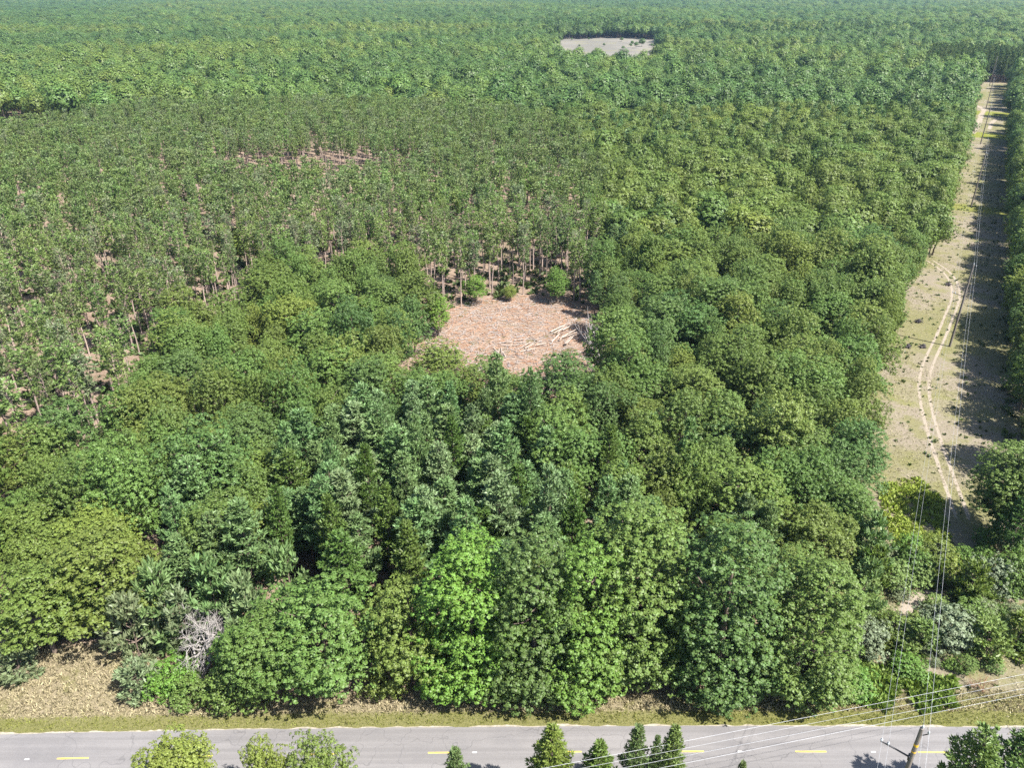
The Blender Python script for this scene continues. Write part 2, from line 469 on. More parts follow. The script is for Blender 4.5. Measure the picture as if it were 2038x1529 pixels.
def broad_crown(r, H, zb, R, K, lr, leaf, per, low=-.75, power=.5, wob=.18, squash=.8, top_bias=0.0, fill=.35, sub=0.0, nleaf=30, coh=0.0):
    """rounded crown made of leaf-covered boughs on an uneven envelope"""
    gc = Geo()
    zc = zb + (H - zb) * (.42 - top_bias); au, ad = H - zc, zc - zb
    d = fib(K, r, low)
    d = unit(d + r.normal(0, .12, d.shape))
    ph = r.uniform(0, 6.28, 6)
    az = np.arctan2(d[:, 1], d[:, 0])
    rr = R * (1 + wob * (np.sin(2 * az + ph[0]) * .5 + np.sin(3 * az + ph[1]) * .5 + np.sin(5 * az + 4 * d[:, 2] + ph[2]) * .6))
    lrs = lr * np.clip(r.lognormal(0, .32, K), .5, 1.75)
    f = r.uniform(.80, 1.04, K)
    inner = r.uniform(size=K) < fill
    f[inner] *= r.uniform(.5, .8, inner.sum())
    hz = np.sqrt(np.maximum(0, 1 - np.abs(d[:, 2]) ** (1 / power * 1.0)))
    base_h = np.sqrt(1 - d[:, 2] ** 2)
    hor = base_h * (1 - .0) if power == .5 else np.where(d[:, 2] > 0, base_h, base_h ** power)
    dirh = unit(np.stack([d[:, 0], d[:, 1], np.zeros(K)], 1))
    C = dirh * (hor * (rr - lrs * .7) * f)[:, None]
    C[:, 2] = zc + np.where(d[:, 2] > 0, d[:, 2] * (au - lrs * .7), d[:, 2] * ad) * f
    for i in range(K):
        n = max(3, int(per * (lrs[i] / lr) ** 2))
        out = unit(C[i] - np.array([0, 0, zc]) * 1.0)
        st = r.uniform(.75, 1.3, 3) * np.array([1, 1, squash])
        if sub > 0:      # bough = many small leaf sprays
            e = unit(fib(n, r) + r.normal(0, .3, (n, 3))); e = e[e @ out > -.5]
            S = C[i] + e * lrs[i] * st * r.uniform(.7, 1.15, (len(e), 1))
            m = len(e); L = nleaf
            q = unit(r.normal(size=(m * L, 3)) + np.repeat(e * .5 + out * .3 + np.array([0, 0, .35]), L, 0))
            sr = np.repeat(sub * r.uniform(.7, 1.3, m), L)[:, None]
            pos = np.repeat(S, L, 0) + q * sr * r.uniform(.6, 1.05, (m * L, 1)) * np.array([1, 1, .75])
            N = q * (.9 - .45 * coh) + np.repeat(e, L, 0) * (.25 + .7 * coh) + out * .7 * coh + np.array([0, 0, .5 - .2 * coh]) + r.normal(0, .28 - .08 * coh, q.shape)
        else:
            e = fib(n, r); e = unit(e + r.normal(0, .25, e.shape))
            e = e[e @ out > -.55]
            pos = C[i] + e * lrs[i] * (r.uniform(.45, 1.0, (len(e), 1)) ** .5 * 1.15) * st + r.normal(0, .08 * lrs[i], e.shape)
            N = e * .9 + out * (.35 + .6 * coh) + np.array([0, 0, .35]) + r.normal(0, .35 - .13 * coh, e.shape)
        gc.leaves(pos, N, leaf * r.uniform(.65, 1.35, len(pos)), .8, .2, r=r)
    return gc

def tuft(gc, P, D, L, w, n, r, spread=.9, up=.25):
    """needle tufts: n thin blades radiating from each point about its direction"""
    m = len(P)
    Pn = np.repeat(P, n, 0); Dn = np.repeat(unit(D), n, 0)
    ax = unit(Dn + r.normal(0, spread, Pn.shape) + np.array([0, 0, up]))
    ln = L * r.uniform(.6, 1.25, len(Pn))
    N = unit(np.cross(ax, r.normal(size=ax.shape)) + np.array([0, 0, .5]))
    gc.leaves(Pn + ax * ln[:, None] * .5, N, ln, w / L, .1, axis=ax, r=r)

def white_pine(r, H, zb, R, lod=0):
    gc, gt = Geo(), Geo()
    z = np.linspace(-.2, H * .98, 7)
    pth = np.stack([r.normal(0, .08, 7).cumsum(), r.normal(0, .08, 7).cumsum(), z], 1); pth[0, :2] = pth[1, :2] = 0
    gt.tube(pth, .19 * H / 15 * np.linspace(1.1, .12, 7), 6 if lod == 0 else 4)
    step = 1.0 if lod == 0 else 1.25
    zz = zb
    Ps, Ds = [], []
    while zz < H - .25:
        rel = (zz - zb) / (H - zb)
        prof = (1 - rel) ** .75 * (.55 + .45 * min(1, rel * 3.5 + .3))
        nb = r.integers(4, 7)
        a0 = r.uniform(0, 6.28)
        for b in range(nb):
            if r.uniform() < .1: continue
            a = a0 + b * 6.28 / nb + r.uniform(-.35, .35)
            L = max(.35, R * prof * r.uniform(.6, 1.2))
            slope = .12 + .75 * rel + r.uniform(-.12, .12)
            di = np.array([math.cos(a), math.sin(a), slope])
            b0 = np.array([np.interp(zz, z, pth[:, 0]), np.interp(zz, z, pth[:, 1]), zz])
            e = b0 + di * L
            if lod == 0: gt.tube([b0, b0 + di * L * .5 - np.array([0, 0, .05 * L]), e], [.045, .03, .012], 4)
            k = max(2, int(L / (.34 if lod == 0 else .6)))
            f = np.linspace(.3, 1.02, k)
            pts = b0 + di[None] * L * f[:, None] - np.array([0, 0, .12 * L]) * (f * (1 - f))[:, None] * 2
            side = np.array([-math.sin(a), math.cos(a), 0])
            sw = (.45 * L * np.sin(np.pi * np.clip(f, 0, 1) ** .8) * .55 + .12)
            for sg in (-1, 0, 1):
                q = pts + side * (sg * sw[:, None]) * r.uniform(.6, 1.1, (k, 1)) + r.normal(0, .07, (k, 3))
                Ps.append(q); Ds.append(np.tile(di * .9 + side * sg * .9 + np.array([0, 0, .35]), (k, 1)))
        zz += step * r.uniform(.75, 1.2) * (1.1 - .35 * rel)
    Ps.append(np.array([[pth[-1, 0], pth[-1, 1], H - .3]])); Ds.append(np.array([[0, 0, 1.]]))
    P, D = np.concatenate(Ps), np.concatenate(Ds)
    if lod == 0: tuft(gc, P, D, .58, .17, 8, r, .55, .35)
    else: tuft(gc, P, D, .85, .34, 5, r, .6, .3)
    return gc, gt

def red_pine(r, H, cb, R, lod=0):
    """tall bare trunk, small open tufted crown from height cb up"""
    gc, gt = Geo(), Geo()
    n = 5
    z = np.linspace(-.2, H * .97, n)
    pth = np.stack([r.normal(0, .1, n).cumsum(), r.normal(0, .1, n).cumsum(), z], 1); pth[0, :2] = pth[1, :2] = 0
    gt.tube(pth, .145 * H / 16 * np.linspace(1.15, .2, n), 6 if lod == 0 else 4)
    Ps, Ds = [], []
    zz = cb
    while zz < H - .3:
        rel = (zz - cb) / (H - cb)
        prof = math.sin(math.pi * (.16 + .84 * (1 - rel)) ** .9) * .55 + .45 * (1 - rel) ** .6
        nb = r.integers(3, 6); a0 = r.uniform(0, 6.28)
        for b in range(nb):
            a = a0 + b * 6.28 / nb + r.uniform(-.4, .4)
            L = max(.3, R * prof * r.uniform(.6, 1.2))
            di = np.array([math.cos(a), math.sin(a), .15 + .7 * rel + r.uniform(-.1, .2)])
            b0 = np.array([np.interp(zz, z, pth[:, 0]), np.interp(zz, z, pth[:, 1]), zz])
            if lod == 0: gt.tube([b0, b0 + di * L], [.04, .012], 4)
            k = 3 if L > .8 else 2
            f = np.linspace(.5, 1.0, k)
            q = b0 + di * L * f[:, None] + r.normal(0, .16, (k, 3))
            Ps.append(q); Ds.append(np.tile(di + np.array([0, 0, .5]), (k, 1)))
        zz += (.72 if lod == 0 else .95) * r.uniform(.8, 1.2)
    if lod == 0:
        for i in range(9):      # dead stubs on the trunk
            h0 = r.uniform(.35 * H, cb); a = r.uniform(0, 6.28); L = r.uniform(.4, 1.1)
            b0 = np.array([np.interp(h0, z, pth[:, 0]), np.interp(h0, z, pth[:, 1]), h0])
            gt.tube([b0, b0 + np.array([math.cos(a) * L, math.sin(a) * L, .1 * L])], [.025, .01], 4)
    P, D = np.concatenate(Ps), np.concatenate(Ds)
    if lod == 0: tuft(gc, P, D, .52, .15, 11, r, 1.0, .3)
    else: tuft(gc, P, D, .62, .22, 11, r, 1.0, .3)
    return gc, gt

def spruce(r, H, R, zb=.6):
    gc, gt = Geo(), Geo()
    gt.tube([[0, 0, -.2], [0, 0, H * .5], [0, 0, H * .98]], [.2, .11, .02], 6)
    zz = zb
    Ps, Ds = [], []
    while zz < H - .15:
        rel = zz / H
        nb = r.integers(6, 9); a0 = r.uniform(0, 6.28)
        for b in range(nb):
            a = a0 + b * 6.28 / nb + r.uniform(-.2, .2)
            L = max(.18, R * (1 - rel) ** .85 * r.uniform(.62, 1.25))
            di = np.array([math.cos(a), math.sin(a), -.18 + .75 * rel])
            side = np.array([-math.sin(a), math.cos(a), 0])
            b0 = np.array([0, 0, zz])
            gt.tube([b0, b0 + di * L], [.035, .01], 4)
            k = max(2, int(L / .22)); f = np.linspace(.2, 1, k)
            for sg in (-1, 0, 1):
                w = .34 * L * (1 - f) * abs(sg) + .06
                q = b0 + di * L * f[:, None] + side * sg * w[:, None] + np.array([0, 0, .12]) * (f ** 3)[:, None] + r.normal(0, .03, (k, 3))
                Ps.append(q); Ds.append(np.tile(di * 1.1 + side * sg * .8, (k, 1)))
        zz += .62 * r.uniform(.85, 1.15) * (1.15 - .5 * rel)
    P, D = np.concatenate(Ps), np.concatenate(Ds)
    tuft(gc, P, D, .36, .11, 5, r, .4, 0.0)
    tuft(gc, np.array([[0, 0, H - .3]]), np.array([[0, 0, 1.]]), .5, .08, 5, r, .2, .3)
    return gc, gt

def branchy(r, H, spread, rad, depth=4, seg=5, droop=0.0, n0=4):
    """bare, twiggy dead tree"""
    gt = Geo()
    def rec(p, d, L, rd, k):
        m = p + d * L * .5 + r.normal(0, .07 * L, 3); e = p + d * L + r.normal(0, .07 * L, 3) - np.array([0, 0, droop * L])
        gt.tube([p, m, e], [rd, rd * .8, rd * .55], seg if k > 1 else 4)
        if k == 0: return
        for i in range(r.integers(2, 5)):
            dd = unit(d + r.normal(0, spread, 3) + np.array([0, 0, .12]))
            rec(p + (e - p) * r.uniform(.45, 1), dd, L * r.uniform(.55, .8), rd * .55, k - 1)
    for i in range(n0):
        rec(np.array([0, 0, .0]) + r.normal(0, .05, 3), unit(np.array([r.normal(0, .5), r.normal(0, .5), 1.])), H * .4, rad, depth)
    return gt

# prototypes: (crown mesh, trunk mesh)
class Proto:
    def __init__(s, crown, trunk, H, R):
        s.crown, s.trunk, s.H, s.R = crown, trunk, H, R
def mk(gc, gt, mc, mt, H, R, nm='crown'):
    return Proto(gc.mesh('crown', mc), gt.mesh('trunk', mt, True), H, R)

OAK, OAKM, OAKF, MAPLE, WP, WPM, RP, RPM, SPR = [], [], [], [], [], [], [], [], []
for i in range(9):
    r = np.random.default_rng(100 + i); H, R = r.uniform(14, 17), r.uniform(4.0, 5.0)
    OAK.append(mk(broad_crown(r, H, H * r.uniform(.16, .3), R, int(r.integers(85, 120)), r.uniform(.95, 1.2), .55 * (sb := r.uniform(.27, .38)) + .015, int(2.0 / sb ** 2), wob=.3, top_bias=r.uniform(-.08, .1), sub=sb, nleaf=19), limb_tree(r, H, H * .25, R, .26), M_LEAF, M_BARK, H, R))
for i in range(5):
    r = np.random.default_rng(130 + i); H, R = r.uniform(14, 17), r.uniform(4.2, 5.2)
    OAKM.append(mk(broad_crown(r, H, H * .3, R, 75, 1.25, .38, 11, wob=.3, sub=.48, nleaf=10, coh=1.0, fill=.2), limb_tree(r, H, H * .3, R, .26, 3, seg=4), M_LEAF, M_BARK, H, R))
for i in range(4):
    r = np.random.default_rng(160 + i); H, R = r.uniform(14, 17), r.uniform(4.6, 5.6)
    OAKF.append(mk(broad_crown(r, H, H * .35, R, 44, 1.5, .90, 36, wob=.3, coh=1.0, fill=.15), limb_tree(r, H, H * .3, R, .26, 1, seg=4), M_LEAF, M_BARK, H, R))
for i in range(4):
    r = np.random.default_rng(190 + i); H, R = 20.0, 4.6
    MAPLE.append(mk(broad_crown(r, H, 1.0, R, 225, .95, .195, 15, low=-.93, power=.36, wob=.14, top_bias=.17, fill=.22, sub=.31, nleaf=19), limb_tree(r, H, 3, R, .34, 9), M_LEAF, M_BARK, H, R))
for i in range(6):
    r = np.random.default_rng(220 + i); H, R = r.uniform(13.5, 16.5), r.uniform(2.9, 3.9)
    WP.append(mk(*white_pine(r, H, H * r.uniform(.18, .34), R), M_NEEDLE, M_BARK, H, R))
for i in range(3):
    r = np.random.default_rng(250 + i); H, R = r.uniform(13.5, 16.5), r.uniform(2.8, 3.5)
    WPM.append(mk(*white_pine(r, H, H * .3, R, 1), M_NEEDLE, M_BARK, H, R))
for i in range(6):
    r = np.random.default_rng(280 + i); H, R = r.uniform(15, 17.5), r.uniform(1.4, 2.0)
    RP.append(mk(*red_pine(r, H, H * r.uniform(.46, .60), R), M_NEEDLE, M_PINEBARK, H, R))
for i in range(4):
    r = np.random.default_rng(310 + i); H, R = r.uniform(15, 17.5), r.uniform(1.5, 2.1)
    RPM.append(mk(*red_pine(r, H, H * r.uniform(.46, .58), R, 1), M_NEEDLE, M_PINEBARK, H, R))
for i in range(3):
    r = np.random.default_rng(340 + i)
    SPR.append(mk(*spruce(r, 12.0, 3.1), M_NEEDLE, M_BARK, 12.0, 3.1))
BUSH, CEDAR = [], []
for i in range(4):
    r = np.random.default_rng(370 + i)
    BUSH.append(mk(broad_crown(r, 4.0, .15, 2.2, 50, .6, .16, 8, sub=.26, nleaf=16, low=-.9, wob=.25), limb_tree(r, 3.6, .5, 2, .09, 7, .15, 5), M_LEAF, M_BARK, 4.0, 2.2))
for i in range(3):
    r = np.random.default_rng(400 + i)
    CEDAR.append(mk(*white_pine(r, 5.0, .3, 2.3), M_NEEDLE, M_BARK, 5.0, 2.3))
    
TONES = {
    'olive green': (.114, .162, .034), 'mid green': (.098, .160, .036), 'deep green': (.074, .130, .034), 'yellowish green': (.146, .195, .038),
    'bright green': (.104, .186, .034), 'blue green': (.132, .215, .078), 'pale blue green': (.175, .25, .112), 'silvery green': (.155, .195, .112),
    'dull pine green': (.145, .212, .060), 'dark pine green': (.122, .172, .060), 'vivid lime green': (.112, .202, .032), 'grey green': (.160, .200, .100),
}

first_use = {}
def plant(name, pr, x, y, tone, label, cat, group=None, h=None, w=None, rz=None, jitter=.12):
    """a tree: an Empty at its base with its own crown and trunk"""
    sz = (h or pr.H) / pr.H; sw = (w / pr.R) if w else sz
    e = empty(name, (x, y, 0), random.uniform(0, 6.28) if rz is None else rz, (sw, sw, sz))
    tag(e, label, cat, group)
    if id(pr) not in first_use:
        c = bpy.data.objects.new('crown', pr.crown); t = bpy.data.objects.new('trunk', pr.trunk)
        first_use[id(pr)] = (c, t)
    else:
        c0, t0 = first_use[id(pr)]
        c = c0.copy(); t = t0.copy()
    COL.objects.link(c); COL.objects.link(t)
    c.parent = e; t.parent = e
    col = np.array(TONES[tone]) * random.uniform(1 - jitter, 1 + jitter)
    c['tint'] = [float(q) for q in col]
    return e

# ------------------------------------------------------------------ hand placed trees that the photo singles out
taken = []     # (x, y, r) keep-out for the forest fill
def at_top(u, v, h): return unproj(u, v, h)[:2]
def hand(name, protos, u, v, h, w, tone, label, cat, group=None, keep=.75, pi=None):
    x, y = at_top(u, v, h)
    pr = protos[(pi if pi is not None else len(taken)) % len(protos)]
    o = plant(name, pr, x, y, tone, label, cat, group, h, w, jitter=.04)
    taken.append((x, y, w * keep))
    return o

G_ROAD = 'tall leafy trees along the far road edge'
hand('maple_tree', MAPLE, 925, 1062, 20.6, 5.6, 'vivid lime green', 'bright lime green maple standing tallest of the light trees by the road', 'tree', G_ROAD, pi=0)
hand('maple_tree', MAPLE, 1062, 1060, 21.2, 5.3, 'deep green', 'dark green maple between the two bright green maples at the road', 'tree', G_ROAD, pi=1)
hand('maple_tree', MAPLE, 1178, 1072, 20.4, 5.1, 'bright green', 'slender bright green maple squeezed between two darker maples by the road', 'tree', G_ROAD, pi=2)
hand('maple_tree', MAPLE, 1282, 985, 23.6, 6.4, 'mid green', 'broadest mid green maple at the road, left of the dark gap', 'tree', G_ROAD, pi=3)
hand('maple_tree', MAPLE, 1475, 1038, 22.0, 6.2, 'deep green', 'big dark green maple just right of the dark gap by the road', 'tree', G_ROAD, pi=1)
hand('maple_tree', MAPLE, 1640, 1095, 18.8, 5.6, 'mid green', 'last tall green maple before the brushy corridor mouth', 'tree', G_ROAD, pi=0)
hand('oak_tree', OAK, 622, 1165, 14.8, 6.0, 'mid green', 'broad oak leaning closest to the road, right of the dead grey tree', 'tree', G_ROAD, pi=0)
hand('oak_tree', OAK, 520, 1225, 12.0, 4.4, 'mid green', 'smaller oak filling between the dead grey tree and the broad roadside oak', 'tree', G_ROAD, pi=3)
hand('oak_tree', OAK, 800, 1160, 13.8, 4.7, 'olive green', 'olive oak left of the bright lime maple by the road', 'tree', G_ROAD, pi=2)
hand('oak_tree', BUSH, 450, 1330, 5.5, 3.0, 'mid green', 'low oak spreading over the road bank below the dead grey tree', 'tree', G_ROAD, pi=5)
hand('oak_tree', OAK, 175, 1055, 15, 6.0, 'olive green', 'large rounded olive oak behind the dry grass bank', 'tree', G_ROAD, pi=4)
hand('oak_tree', OAK, 45, 1130, 12.5, 5.2, 'olive green', 'olive oak at the left picture edge behind the dry grass', 'tree', G_ROAD, pi=1)
hand('oak_tree', BUSH, 335, 1318, 4.2, 2.6, 'vivid lime green', 'low vivid green oak under the dead grey tree', 'tree', None, pi=6)
hand('oak_tree', BUSH, 452, 1250, 8, 2.4, 'bright green', 'slim bright green oak right beside the dead grey branches', 'tree', None, pi=2)
hand('white_pine', CEDAR, 890, 1255, 7.0, 3.6, 'yellowish green', 'young yellow green pine with flat boughs below the lime maple', 'pine tree', None, pi=0)
hand('red_cedar', CEDAR, 262, 1318, 4.6, 2.7, 'grey green', 'grey green cedar on the dry grass left of the dead tree', 'cedar tree', None, pi=1)
hand('red_cedar', CEDAR, 15, 1290, 4.2, 3.0, 'grey green', 'low grey green cedar at the left edge of the dry grass', 'cedar tree', None, pi=2)
hand('red_cedar', CEDAR, 980, 1265, 7.0, 2.0, 'grey green', 'narrow grey cedar in front of the dark maple by the road', 'cedar tree', None, pi=2)
for (u, v, h, w, tn, lb) in [(305, 1130, 11.5, 3.4, 'blue green', 'blue green pine behind the dead grey tree, left side'), (400, 1115, 12, 3.4, 'blue green', 'blue green pine right behind the dead grey tree'),
        (240, 1185, 9.5, 3.2, 'grey green', 'grey green pine between the rounded oak and the dead tree'), (345, 1180, 9, 3.2, 'grey green', 'low grey pine touching the dead grey tree top'), (470, 1150, 11, 3.2, 'pale blue green', 'pale pine behind the roadside oak beside the dead tree'), (560, 1100, 12, 3.2, 'blue green', 'blue green pine behind the broad leaning oak')]:
    hand('white_pine', CEDAR, u, v, h, w, tn, lb, 'pine tree', None, .6)
for (u, v, h, w, tn, lb) in [(770, 1310, 5.0, 2.4, 'olive green', 'olive sapling under the olive oak by the lime maple'), (370, 1350, 3.4, 2.2, 'mid green', 'green sapling right of the low vivid oak'), (1695, 1330, 3.4, 2.6, 'bright green', 'bright sapling right of the last maple foot')]:
    hand('sapling', BUSH, u, v, h, w, tn, lb, 'sapling', None, .5)
hand('oak_tree', OAK, 888, 726, 13, 4.2, 'mid green', 'green oak at the lower left corner of the log clearing', 'tree', None, pi=5)
hand('oak_tree', OAK, 1008, 728, 12, 3.4, 'mid green', 'round green oak at the middle of the log clearing front', 'tree', None, pi=7)
hand('oak_tree', OAK, 932, 724, 12, 3.0, 'olive green', 'small olive oak between two green oaks before the log clearing', 'tree', None, pi=8)
hand('oak_tree', OAK, 1055, 740, 12.5, 3.2, 'mid green', 'narrow green oak just left of the dark clearing oak', 'tree', None, pi=4)
hand('white_pine', WP, 2052, 985, 11, 3.0, 'deep green', 'dark pine leaning over the ferns from the right edge', 'tree', None, pi=2)
hand('oak_tree', OAK, 2045, 880, 15, 5.0, 'mid green', 'green oak cut by the right edge above the corridor shade', 'tree', None, pi=6)
for (nm, pr, u, v, h, w, tn, lb, ct) in [('oak_tree', OAK, 1700, 955, 13, 4.0, 'mid green', 'green oak left of the yellow ferns', 'tree'), ('oak_tree', OAK, 1640, 1000, 13, 4.2, 'olive green', 'olive oak behind the last tall maple', 'tree'), ('red_cedar', CEDAR, 1700, 1030, 9, 2.8, 'blue green', 'blue green cedar between the green oak and the last maple', 'cedar tree'),
        ('oak_tree', OAK, 1690, 880, 14, 4.4, 'deep green', 'dark oak at the corridor rim above the ferns', 'tree'), ('red_cedar', CEDAR, 1755, 1090, 7, 2.4, 'olive green', 'olive cedar directly left of the ferns', 'cedar tree')]:
    hand(nm, pr, u, v, h, w, tn, lb, ct, None, .6)
# the dead grey tree
x, y = at_top(368, 1238, 8.6)
e = empty('dead_tree', (x, y, 0), 0, 1.4); tag(e, 'dead leafless grey tree tangled among the roadside oaks', 'dead tree')
gb = branchy(np.random.default_rng(5), 6.8, .55, .13, 5, 5, 0.04, 4)
gb.obj('trunk', M_DEAD, e, True)
taken.append((x, y, 2.5))
x, y = at_top(410, 1290, 5)
e = empty('dead_tree', (x + .3, y, 0)); tag(e, 'small dead grey sapling right below the larger dead tree', 'dead tree')
branchy(np.random.default_rng(8), 4.2, .5, .07, 4, 4, .1, 3).obj('trunk', M_DEAD, e, True)

# near side of the road: only the tops reach into the picture
hand('oak_tree', OAK, 325, 1475, 10.5, 3.2, 'yellowish green', 'open yellow green oak top at the bottom edge, leftmost before the road', 'tree', None, pi=3)
hand('oak_tree', OAK, 510, 1472, 11, 1.9, 'yellowish green', 'narrow twin topped oak at the bottom edge in front of the road', 'tree', None, pi=1)
hand('oak_tree', OAK, 545, 1493, 10, 1.5, 'yellowish green', 'small oak tip between two larger oak tops at the bottom edge', 'tree', None, pi=4)
hand('oak_tree', OAK, 615, 1466, 11.5, 2.7, 'olive green', 'rounded olive oak top at the bottom edge in front of the road', 'tree', None, pi=2)
hand('spruce_tree', SPR, 905, 1492, 10, 2.4, 'dark pine green', 'lone small spruce tip at the bottom edge, left of the big spruce', 'spruce')
hand('spruce_tree', SPR, 1100, 1447, 13, 3.5, 'yellowish green', 'largest yellow green spruce top in front of the road', 'spruce')
hand('spruce_tree', SPR, 1195, 1480, 11.2, 3.0, 'olive green', 'low rounded spruce top right of the largest spruce', 'spruce')
hand('spruce_tree', SPR, 1272, 1447, 12.6, 2.5, 'dark pine green', 'slim dark spruce top, third from left at the bottom edge', 'spruce')
hand('spruce_tree', SPR, 1310, 1465, 11.6, 1.5, 'dark pine green', 'thin spruce tip between two taller dark spruces', 'spruce')
hand('spruce_tree', SPR, 1345, 1449, 12.5, 2.5, 'dull pine green', 'dark spruce top rightmost of the bottom row, under the road wires', 'spruce')
hand('spruce_tree', SPR, 1480, 1518, 9.2, 1.5, 'dark pine green', 'tiny spruce tip just showing at the bottom edge', 'spruce')
hand('red_pine', WP, 1965, 1448, 11.5, 3.0, 'dull pine green', 'bushy pine in the lower right corner shading the road', 'pine tree')
hand('red_pine', WP, 2050, 1465, 11, 2.6, 'dull pine green', 'bushy pine cut off by the lower right picture edge', 'pine tree')

# brush at the mouth of the corridor, lower right
PEND = []
G_BR = 'brush and cedars around the corridor mouth'
brush = [
    ('red_cedar', CEDAR, 1690, 1190, 7.0, 2.4, 'mid green', 'green cedar tucked against the last tall maple', 'cedar tree'),
    ('red_cedar', CEDAR, 1735, 1120, 9.0, 2.6, 'blue green', 'blue green cedar left of the sandy patch', 'cedar tree'),
    ('red_cedar', CEDAR, 1745, 1030, 10.5, 3.0, 'blue green', 'tall blue green cedar above the sandy patch at the corridor edge', 'cedar tree'),
    ('shrub', BUSH, 1735, 1235, 4.6, 2.6, 'silvery green', 'pale silvery bush left of the sandy patch', 'bush'),
    ('red_cedar', CEDAR, 1838, 1235, 4.8, 2.6, 'dull pine green', 'dark cedar below the sandy patch between the wires', 'cedar tree'),
    ('silver_shrub', BUSH, 1900, 1215, 5.0, 3.3, 'silvery green', 'largest silvery olive bush right of the dark cedar', 'bush'),
    ('red_cedar', CEDAR, 1955, 1120, 6.5, 2.7, 'olive green', 'olive cedar at the end of the sandy cut', 'cedar tree'),
    ('silver_shrub', BUSH, 1990, 1105, 6.0, 2.8, 'silvery green', 'silvery bush under the dark trees right of the corridor', 'bush'),
    ('shrub', BUSH, 2035, 1100, 6.5, 3.0, 'mid green', 'green bush cut by the right edge above the silvery bush', 'bush'),
    ('red_cedar', CEDAR, 1985, 1240, 5.0, 2.9, 'dull pine green', 'dark cedar behind the dead brown bush', 'cedar tree'),
    ('red_cedar', CEDAR, 2040, 1220, 5.5, 3.0, 'olive green', 'olive cedar at the right edge above the verge', 'cedar tree'),
    ('shrub', BUSH, 1870, 1065, 4.2, 2.6, 'olive green', 'olive bush right of the yellow ferns under the wires', 'bush'),
    ('shrub', BUSH, 1835, 1100, 4.0, 2.4, 'mid green', 'green bush just above the sandy patch', 'bush'),
    ('shrub', BUSH, 1895, 1110, 3.8, 2.2, 'yellowish green', 'yellow green bush beside the sandy cut', 'bush'),
    ('red_cedar', CEDAR, 1690, 1260, 5.0, 2.0, 'mid green', 'small green cedar under the last maple near the verge', 'cedar tree'),
    ('shrub', BUSH, 1945, 1195, 4.2, 2.6, 'mid green', 'green bush between the silvery bush and the olive cedar', 'bush'),
    ('shrub', BUSH, 1815, 1310, 2.2, 1.9, 'bright green', 'low bright bush under the left pair of wires', 'bush'),
]
for (nm, pr, u, v, h, w, tn, lb, ct) in brush: hand(nm, pr, u, v, h, w, tn, lb, ct, G_BR, .6)
MOUTH = [(1700, 1290), (1700, 1130), (1760, 1085), (1850, 1080), (1910, 1100), (1960, 1060), (2060, 1080), (2060, 1330), (1940, 1340), (1760, 1345)]
CUT = [(1765, 1270), (1790, 1200), (1850, 1165), (1930, 1120), (1925, 1150), (1850, 1205), (1800, 1290)]
rb = np.random.default_rng(71)
nb_ = 0
BT = ['mid green', 'olive green', 'dull pine green', 'silvery green', 'grey green', 'bright green']
while nb_ < 46:
    u, v = rb.uniform(1690, 2060), rb.uniform(1080, 1350)
    g0 = unproj(u, v)
    if not inpoly(np.array([u]), np.array([v]), MOUTH)[0] or inpoly(np.array([u]), np.array([v]), CUT)[0]: continue
    if min(math.hypot(g0[0] - q[0], g0[1] - q[1]) for q in taken) < 1.15: continue
    h = rb.uniform(1.6, 4.2) * (1 if v < 1300 else .6); tn = BT[int(rb.integers(0, 6))]
    nb_ += 1
    bpend = ('shrub' if rb.uniform() < .6 else 'red_cedar', g0, h, tn, u, v)
    PEND.append(bpend); taken.append((g0[0], g0[1], h * .4))
x, y = at_top(1968, 1345, 2.5)
e = empty('dead_shrub', (x, y, 0)); tag(e, 'dead brown bush on the verge behind the road wires', 'dead bush')
branchy(np.random.default_rng(15), 2.6, .55, .05, 4, 4, 0.05, 5).obj('stems', plain('rusty_dead_twigs', (.36, .2, .12), .9, (.25, .15, .1)), e, True)

# trees singled out around the log clearing and deeper in the forest
hand('oak_tree', OAK, 1120, 692, 16, 5.6, 'deep green', 'dark round oak right in front of the log clearing', 'tree', None, pi=0)
hand('oak_tree', OAK, 1210, 745, 15, 4.4, 'deep green', 'second dark oak right of the oak before the log clearing', 'tree', None, pi=5)
hand('oak_tree', OAK, 1285, 790, 12, 3.6, 'olive green', 'small olive oak in the shade right of the log clearing oaks', 'tree', None, pi=3)
hand('oak_tree', OAK, 1385, 722, 15, 5.0, 'olive green', 'bright topped olive oak beside the dark hole in the forest', 'tree', None, pi=6)
hand('oak_tree', OAK, 965, 712, 12, 4.0, 'mid green', 'green oak hiding the lower edge of the log clearing', 'tree', None, pi=2)
hand('beech_tree', OAK, 945, 545, 7.5, 2.8, 'vivid lime green', 'young lime green beech under bare trunks behind the log clearing', 'tree', None, pi=4)
hand('beech_tree', OAK, 868, 585, 9.5, 3.2, 'vivid lime green', 'lime green tree at the left rim of the log clearing', 'tree', None, pi=1)
hand('beech_tree', OAK, 460, 335, 12, 4.0, 'vivid lime green', 'single lime green tree among the red pines', 'tree', None, pi=0)
hand('poplar_tree', OAK, 965, 370, 14, 4.4, 'pale blue green', 'pale silvery poplar in the middle of the red pines', 'tree', None, pi=5)
hand('oak_tree', OAK, 1050, 325, 14, 4.6, 'bright green', 'bright green tree standing above the red pines', 'tree', None, pi=2)
hand('beech_tree', OAK, 1015, 568, 4, 1.6, 'yellowish green', 'small yellow green sapling at the back of the log clearing', 'tree', None, pi=3)
hand('oak_tree', OAK, 1110, 530, 9, 3.0, 'bright green', 'light green young tree below trunks right of the clearing back', 'tree', None, pi=6)
hand('oak_tree', OAK, 1750, 440, 17, 6.5, 'deep green', 'massive dark oak at the corridor rim, left of the pole line', 'tree', None, pi=0)
